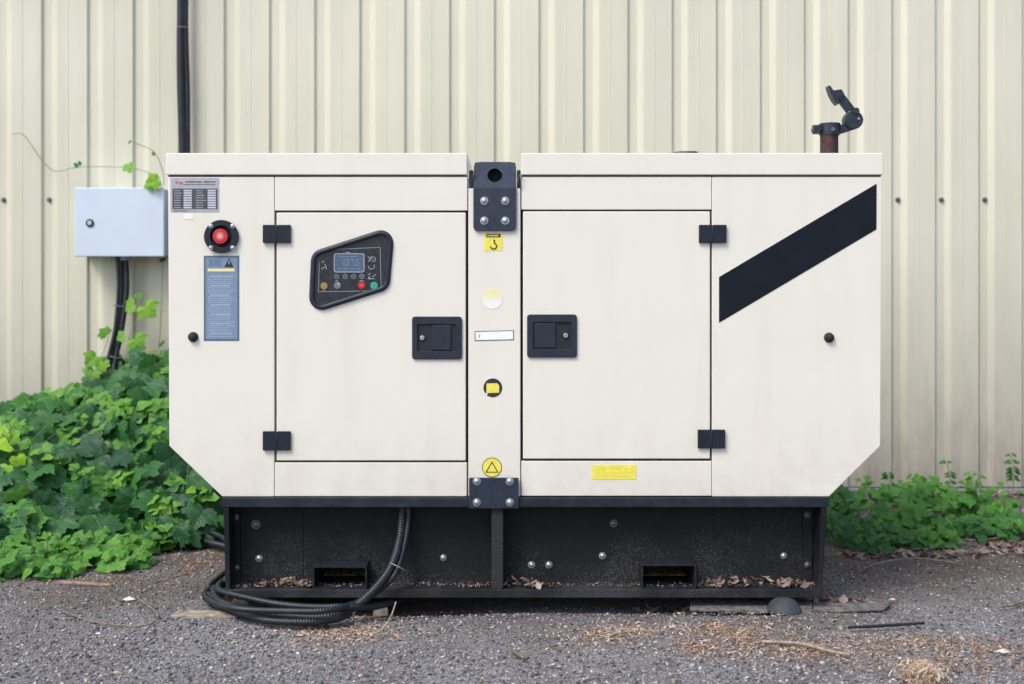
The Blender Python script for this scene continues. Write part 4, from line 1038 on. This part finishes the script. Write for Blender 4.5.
class Leaves:
    def __init__(s): s.items = {0: [], 1: [], 2: []}
    def add(s, t, pos, nrm, tip, size, tint): s.items[t].append((pos, nrm, tip, size, tint))
    def build(s, name, parent):
        Vs, Fs, Ts, Ls = [], [], [], []; off = 0
        for t, (V, F_) in enumerate((T3, T5, T1)):
            it = s.items[t]
            if not it: continue
            pos = np.array([i[0] for i in it]); nr = np.array([i[1] for i in it]); tp = np.array([i[2] for i in it]); sz = np.array([i[3] for i in it]); ti = np.array([i[4] for i in it])
            Rm = frame_from(nr, tp); k_ = len(it)
            sc = np.stack([sz*rng.uniform(.85, 1.15, k_), sz, sz*rng.uniform(.4, 1.5, k_)], 1)
            VV = V[None]*sc[:, None, :]
            VV = np.einsum('kij,knj->kni', Rm, VV) + pos[:, None, :]
            Fa = (np.array(F_)[None] + (np.arange(k_)*len(V))[:, None, None]).reshape(-1, 3) + off
            Vs.append(VV.reshape(-1, 3)); Fs.append(Fa); Ts.append(np.repeat(ti, len(V))); Ls.append(np.tile(V, (k_, 1))); off += k_*len(V)
        V = np.concatenate(Vs); Fa = np.concatenate(Fs); T_ = np.concatenate(Ts)
        V[:, 2] = np.maximum(V[:, 2], 0.004)
        me = bpy.data.meshes.new(name)
        me.vertices.add(len(V)); me.vertices.foreach_set('co', V.reshape(-1).astype(np.float32))
        me.loops.add(len(Fa)*3); me.loops.foreach_set('vertex_index', Fa.reshape(-1).astype(np.int32))
        me.polygons.add(len(Fa)); me.polygons.foreach_set('loop_start', np.arange(0, len(Fa)*3, 3, dtype=np.int32))
        me.polygons.foreach_set('loop_total', np.full(len(Fa), 3, dtype=np.int32)); me.update(calc_edges=True)
        at = me.attributes.new('tint', 'FLOAT', 'POINT'); at.data.foreach_set('value', T_.astype(np.float32))
        al = me.attributes.new('leafco', 'FLOAT_VECTOR', 'POINT'); al.data.foreach_set('vector', np.concatenate(Ls).reshape(-1).astype(np.float32))
        return link(name, me, 'leaf', parent, smooth=True)

def blocked(p):
    x, y, z = p
    cut = max(0, min(0.16, (0.55-z)*1.05))
    return -0.05 < y < GD+0.06 and -1.19+cut < x < 1.27-cut
# climbing vine: mound leaning on the wall
def vine_h(x):      # height at the wall
    px = 512 + x*F/6.1
    pts_ = [(-400, 0.34), (-100, 0.35), (0, 0.34), (30, 0.42), (60, 0.56), (100, 0.59), (140, 0.62), (170, 0.66), (230, 0.60), (300, 0.35), (380, 0.1)]
    for (a, ha), (b_, hb) in zip(pts_[:-1], pts_[1:]):
        if a <= px <= b_: return ha + (hb-ha)*(px-a)/(b_-a)
    return 0.3
def vine_front(x):
    if x < -1.95: return 0.50
    if x < -1.45: return 0.50 + (x+1.95)/0.5*0.42
    if x < -1.30: return 0.92
    if x < -1.18: return 0.92 + (x+1.30)*1.2
    return 1.10
def vine_surf(x, t):
    yf = vine_front(x); y = yf + (2.24-yf)*t
    h = vine_h(x)*(t**0.55)*(1+0.10*math.sin(x*9+t*7)+0.08*math.sin(x*17-t*13))
    return Vector((x, y, h))
vine = empty('climbing_vine', (-2.0, 1.6, 0), 'dense green mound of lobed vine leaves against the wall, left of generator', 'climbing vine')
Lv = Leaves(); made = 0
while made < 2500:
    x = random.uniform(-3.3, -0.75); t = random.random()**0.9
    p = vine_surf(x, t); e = 0.02
    du = vine_surf(x+e, t)-p; dv = vine_surf(x, min(1, t+e))-vine_surf(x, min(1, t+e)-e)
    nrm = du.cross(dv).normalized()
    if nrm.z < 0: nrm = -nrm
    depth = random.random()**1.3*0.19 - 0.03
    q = p - nrm*depth + Vector((random.gauss(0, .015), random.gauss(0, .015), random.gauss(0, .015)+0.01))
    if blocked(q) or q.z < 0.005 or q.y > WY-0.04: continue
    nn_ = nrm*0.75 + Vector((0, -0.75, 0.25)) + Vector((random.gauss(0, .42), random.gauss(0, .42), random.gauss(0, .42)))
    tip = Vector((random.gauss(0, .7), -0.55, -0.75+random.gauss(0, .5)))
    size = random.choice((random.uniform(0.06, 0.10), random.uniform(0.10, 0.17), random.uniform(0.09, 0.14)))
    # zone dependent colour: older dark leaves toward the middle right, fresher left and low
    zone = 0.5 + 0.5*math.sin(x*5.1+p.y*3.3+0.8)*math.cos(p.y*4.1-x*2.0)
    right = min(1, max(0, (x+2.35)/0.6))
    tint = 0.08 + 0.34*zone*(1-0.55*right) + random.gauss(0, 0.06) + (0.10 if size < 0.075 else 0)
    Lv.add(0 if random.random() < .6 else 1, tuple(q), tuple(nn_), tuple(tip), size*0.92, min(.66, max(0, tint + random.choice((0, 0, 0, .14, -.08))))); made += 1
# side shoots: rows of paired small leaves above the surface
Sm = MB()
def shoot(L, stems, base, direc, length, n, s0, s1, tint, kind=2, droop=0.3, rad=0.0022):
    pts_ = [Vector(base)]; d_ = Vector(direc).normalized()
    for i in range(n):
        d_ = (d_ + Vector((random.gauss(0, .10), random.gauss(0, .10), -droop*0.12 + random.gauss(0, .06)))).normalized()
        pts_.append(pts_[-1] + d_*length/n)
    stems.tube(pts_, [rad*(1-0.6*i/n) for i in range(n+1)], 5)
    ph = random.random()*6
    for i in range(1, n+1):
        f_ = i/n; s_ = s0 + (s1-s0)*f_
        a = ph + i*1.57; side = Vector((math.cos(a), math.sin(a)*0.8, 0.0)); side = (side - d_*side.dot(d_)*0.5).normalized()
        for sg in (1, -1):
            tip = side*sg + d_*0.35 + Vector((0, -0.1, 0.1)); nrm = Vector((random.gauss(0, .45), -0.65+random.gauss(0, .35), 0.8))
            q = pts_[i] + side*sg*0.008
            if blocked(q): continue
            L.add(kind if random.random() < 0.8 else 0, tuple(q), tuple(nrm), tuple(tip), s_*random.uniform(.8, 1.15), min(1, max(0, tint + 0.14*f_ + random.gauss(0, .05))))
for _ in range(150):
    x = random.uniform(-3.1, -0.95); t = random.random(); p = vine_surf(x, t)
    shoot(Lv, Sm, p - Vector((0, 0, 0.02)), (random.gauss(0, .6), -0.5, 0.7+random.random()*.4), random.uniform(.05, .13), random.randint(3, 5), 0.095, 0.040, random.uniform(.38, .58), droop=1.0, kind=random.choice((0, 2, 2)))
for _ in range(14):
    x = random.uniform(-3.1, -0.9); p0 = vine_surf(x, random.uniform(0, .5)); p1 = p0 + Vector((random.uniform(-.3, .3), .5, .25))
    Sm.tube(spline([p0, (p0+p1)/2 + Vector((0, -.03, .02)), p1], 5), 0.0016, 5)
Lv.build('foliage', vine); Sm.build('stems', 'stem_green', vine)

def weed(name, px, py, width, height, nst, label, group, tint=0.5, s0=0.06, s1=0.03, kind=2, cat='weed', lean=0.5):
    c = PG(px, py); root = empty(name, c, label, cat, group)
    L = Leaves(); St = MB()
    for i in range(nst):
        a = random.uniform(0, 2*math.pi); rr = math.sqrt(random.random())*width
        b_ = Vector((c.x + rr*math.cos(a), c.y + rr*math.sin(a)*0.7, 0.0)); h = height*random.uniform(.45, 1.05)*(1-0.35*rr/width)
        if blocked(b_ + Vector((0, 0, h*.5))): continue
        shoot(L, St, b_, (math.cos(a)*lean*rr/width, math.sin(a)*lean*rr/width-0.1, 1), h, max(3, int(h/0.035)), s0, s1, tint-0.12, kind, 0.5, 0.003)
    L.build('foliage', root); St.build('stems', 'stem_green', root); return root
# fresh weeds along the front of the mound
for px, py, wd, h, ns, ti, lab in (
    (100, 566, .13, .13, 16, .62, 'low bright weed where the vine meets the grey chippings'),
    (28, 572, .20, .15, 22, .58, 'low bright weed at the bottom left corner of the vine'),
    (136, 546, .09, .17, 10, .60, 'fresh green nettle-like weed under the middle of the vine'),
    (62, 558, .12, .22, 14, .60, 'taller bright weed before the left half of the vine'),
    (168, 547, .07, .16, 7, .60, 'light green weed just left of the conduits by the base')):
    weed('leafy_weed', px, py, wd, h, ns, lab, 'weeds along the edge of the vine', ti-0.04, 0.095, 0.04, kind=random.choice((0, 2, 2)))
# broad bright leaves at the far left edge
bl = empty('broadleaf_plant', PG(-10, 560), 'bright yellow-green plant at the far left edge beside the vine', 'plant')
L = Leaves(); St = MB()
for i in range(90):
    p = P3(random.uniform(-70, 17), random.uniform(418, 520), random.uniform(0.85, 1.2)); 
    L.add(random.choice((0, 2, 2)), tuple(p), (random.gauss(0.1, .3), -0.8, 0.5+random.gauss(0, .2)), (random.gauss(0, .5), -0.3, random.gauss(-0.4, .6)), random.uniform(.07, .12), min(1, random.uniform(.70, 1.0)))
for i in range(7):
    a = P3(-20+i*6, 556, 1.2); St.tube(spline([(a.x, 1.2, 0), P3(-25+i*7, 480, 1.25), P3(-30+i*8, 425, 1.25)], 5), 0.004, 6)
L.build('foliage', bl); St.build('stems', 'stem_green', bl)
# small low tuft of grass/moss
# right-hand weeds
spec = [(845, 536, .17, .18, 13, .44, 'bushy green weed closest to the right end of the base'),
        (880, 548, .15, .15, 11, .36, 'dark-leaved low weed in front, second from the base'),
        (915, 540, .20, .20, 14, .56, 'full green weed in the middle of the right patch'),
        (860, 515, .25, .18, 12, .42, 'green weed behind, below the enclosure corner at right'),
        (905, 510, .20, .21, 12, .58, 'upright weed at the back left of the right patch, by the wall'),
        (955, 536, .20, .16, 11, .46, 'spreading weed right of centre in the right patch'),
        (985, 520, .16, .25, 15, .60, 'tall leafy weed standing highest near the right edge'),
        (1015, 536, .16, .14, 12, .52, 'low green weed cut by the right edge of the picture'),
        (940, 512, .16, .14, 10, .48, 'soft green weed at the back right of the patch')]
for px, py, wd, h, ns, ti, lab in spec:
    weed('leafy_weed', px, py, wd, h, ns, lab, 'weeds right of the generator', ti-0.05, 0.085, 0.034, kind=random.choice((0, 2, 2)))
# lone thin weeds by the wall foot
for px, top, lab in ((889, 474, 'thin lone sprig against the wall, left of the dark rib'), (948, 462, 'tallest thin sprig against the wall above the right weeds'), (1012, 455, 'thin sprig against the wall near the right edge'), (920, 478, 'short thin sprig between two others at the wall')):
    r_ = empty('wall_sprig', PG(px, 497), lab, 'sprig', 'thin sprigs at the foot of the wall'); b_ = PG(px, 497); L = Leaves(); St = MB()
    H_ = PZ(top, b_.y)
    pts_ = spline([(b_.x, b_.y, 0), (b_.x+.01, b_.y, H_*.5), (b_.x-.004, b_.y, H_)], 6); St.tube(pts_, 0.0022, 5)
    for q in pts_[5:]:
        if random.random() < .4 or q is pts_[-1]:
            for sg in (1, -1): L.add(2, tuple(q), (0.1*sg, -0.6, 0.8), (sg, -0.1, 0.2), random.uniform(.025, .045), random.uniform(.1, .35))
    L.build('foliage', r_); St.build('stem', 'stem_green', r_)

# tendrils on the wall
def tendril(pts, leaves, label, rad=0.0019):
    path = spline(pts, 8); r_ = empty('vine_tendril', path[0], label, 'vine tendril', 'tendrils climbing the wall')
    St = MB(); St.tube(path, rad, 6); St.build('stem', 'vine_stem', r_)
    L = Leaves()
    for (px, py, Y, s_, t_, tx, tz) in leaves:
        p = P3(px, py, Y); L.add(random.choice((0, 1)), tuple(p), (random.gauss(0, .2), -0.9, 0.4), (tx, -0.1, tz), s_, t_)
    L.build('foliage', r_)
yw = 2.235
tendril([P3(163, 192, 2.15), P3(158, 178, 2.15), P3(140, 170, 2.18), P3(118, 167, yw), P3(80, 167, yw), P3(55, 171, yw), P3(42, 160, yw), P3(30, 143, yw), P3(22, 134, yw), P3(12, 134, yw)],
        [(128, 163, 2.17, .058, .72, .3, -.8), (160, 180, 2.12, .07, .8, -.8, -.3), (154, 184, 2.12, .05, .7, -.8, -.2), (74, 166, 2.2, .025, .45, .7, .4), (78, 164, 2.2, .02, .3, .8, .5)], 'long thin tendril wandering left over the wall above the blue box')
tendril([P3(164, 186, 2.2), P3(163, 172, 2.2), P3(158, 158, 2.2), P3(152, 150, 2.2), P3(140, 145, 2.2), P3(130, 141, 2.2)], [(155, 153, 2.19, .018, .4, -.5, -.4), (131, 142, 2.19, .016, .4, -1, .2)], 'short tendril arching up by the generator top left corner')
tendril([P3(125, 372, 2.1), P3(128, 345, 2.1), P3(133, 325, 2.14), P3(140, 305, 2.2), P3(146, 292, 2.2)],
        [(136, 303, 2.12, .075, .74, -.8, -.3), (143, 304, 2.12, .085, .78, .6, -.6), (133, 337, 2.10, .08, .72, .5, -.5), (126, 335, 2.10, .05, .7, -.7, -.3), (138, 299, 2.13, .04, .5, .1, .9)], 'leafy shoot climbing the wall right of the conduits')
tendril([P3(92, 385, 2.1), P3(98, 365, 2.1), P3(106, 345, 2.15), P3(110, 330, 2.2)],
        [(98, 355, 2.08, .075, .72, -.6, -.6), (104, 360, 2.06, .06, .74, .2, -.8), (108, 336, 2.19, .055, .66, -.5, .5), (95, 368, 2.07, .07, .68, -.3, -.6)], 'short leafy shoot peeking out left of the conduits')
tendril([P3(140, 380, 2.1), P3(150, 370, 2.1), P3(158, 350, 2.2), P3(161, 320, 2.22), P3(163, 260, 2.22)],
        [(150, 372, 2.05, .10, .45, .6, -.5), (160, 365, 2.05, .10, .4, .7, .3), (163, 345, 2.15, .03, .3, -.5, .4), (163, 262, 2.2, .03, .2, -.3, .8), (144, 378, 2.05, .09, .5, -.4, -.6)], 'sparse tendril rising behind the left edge of the generator')
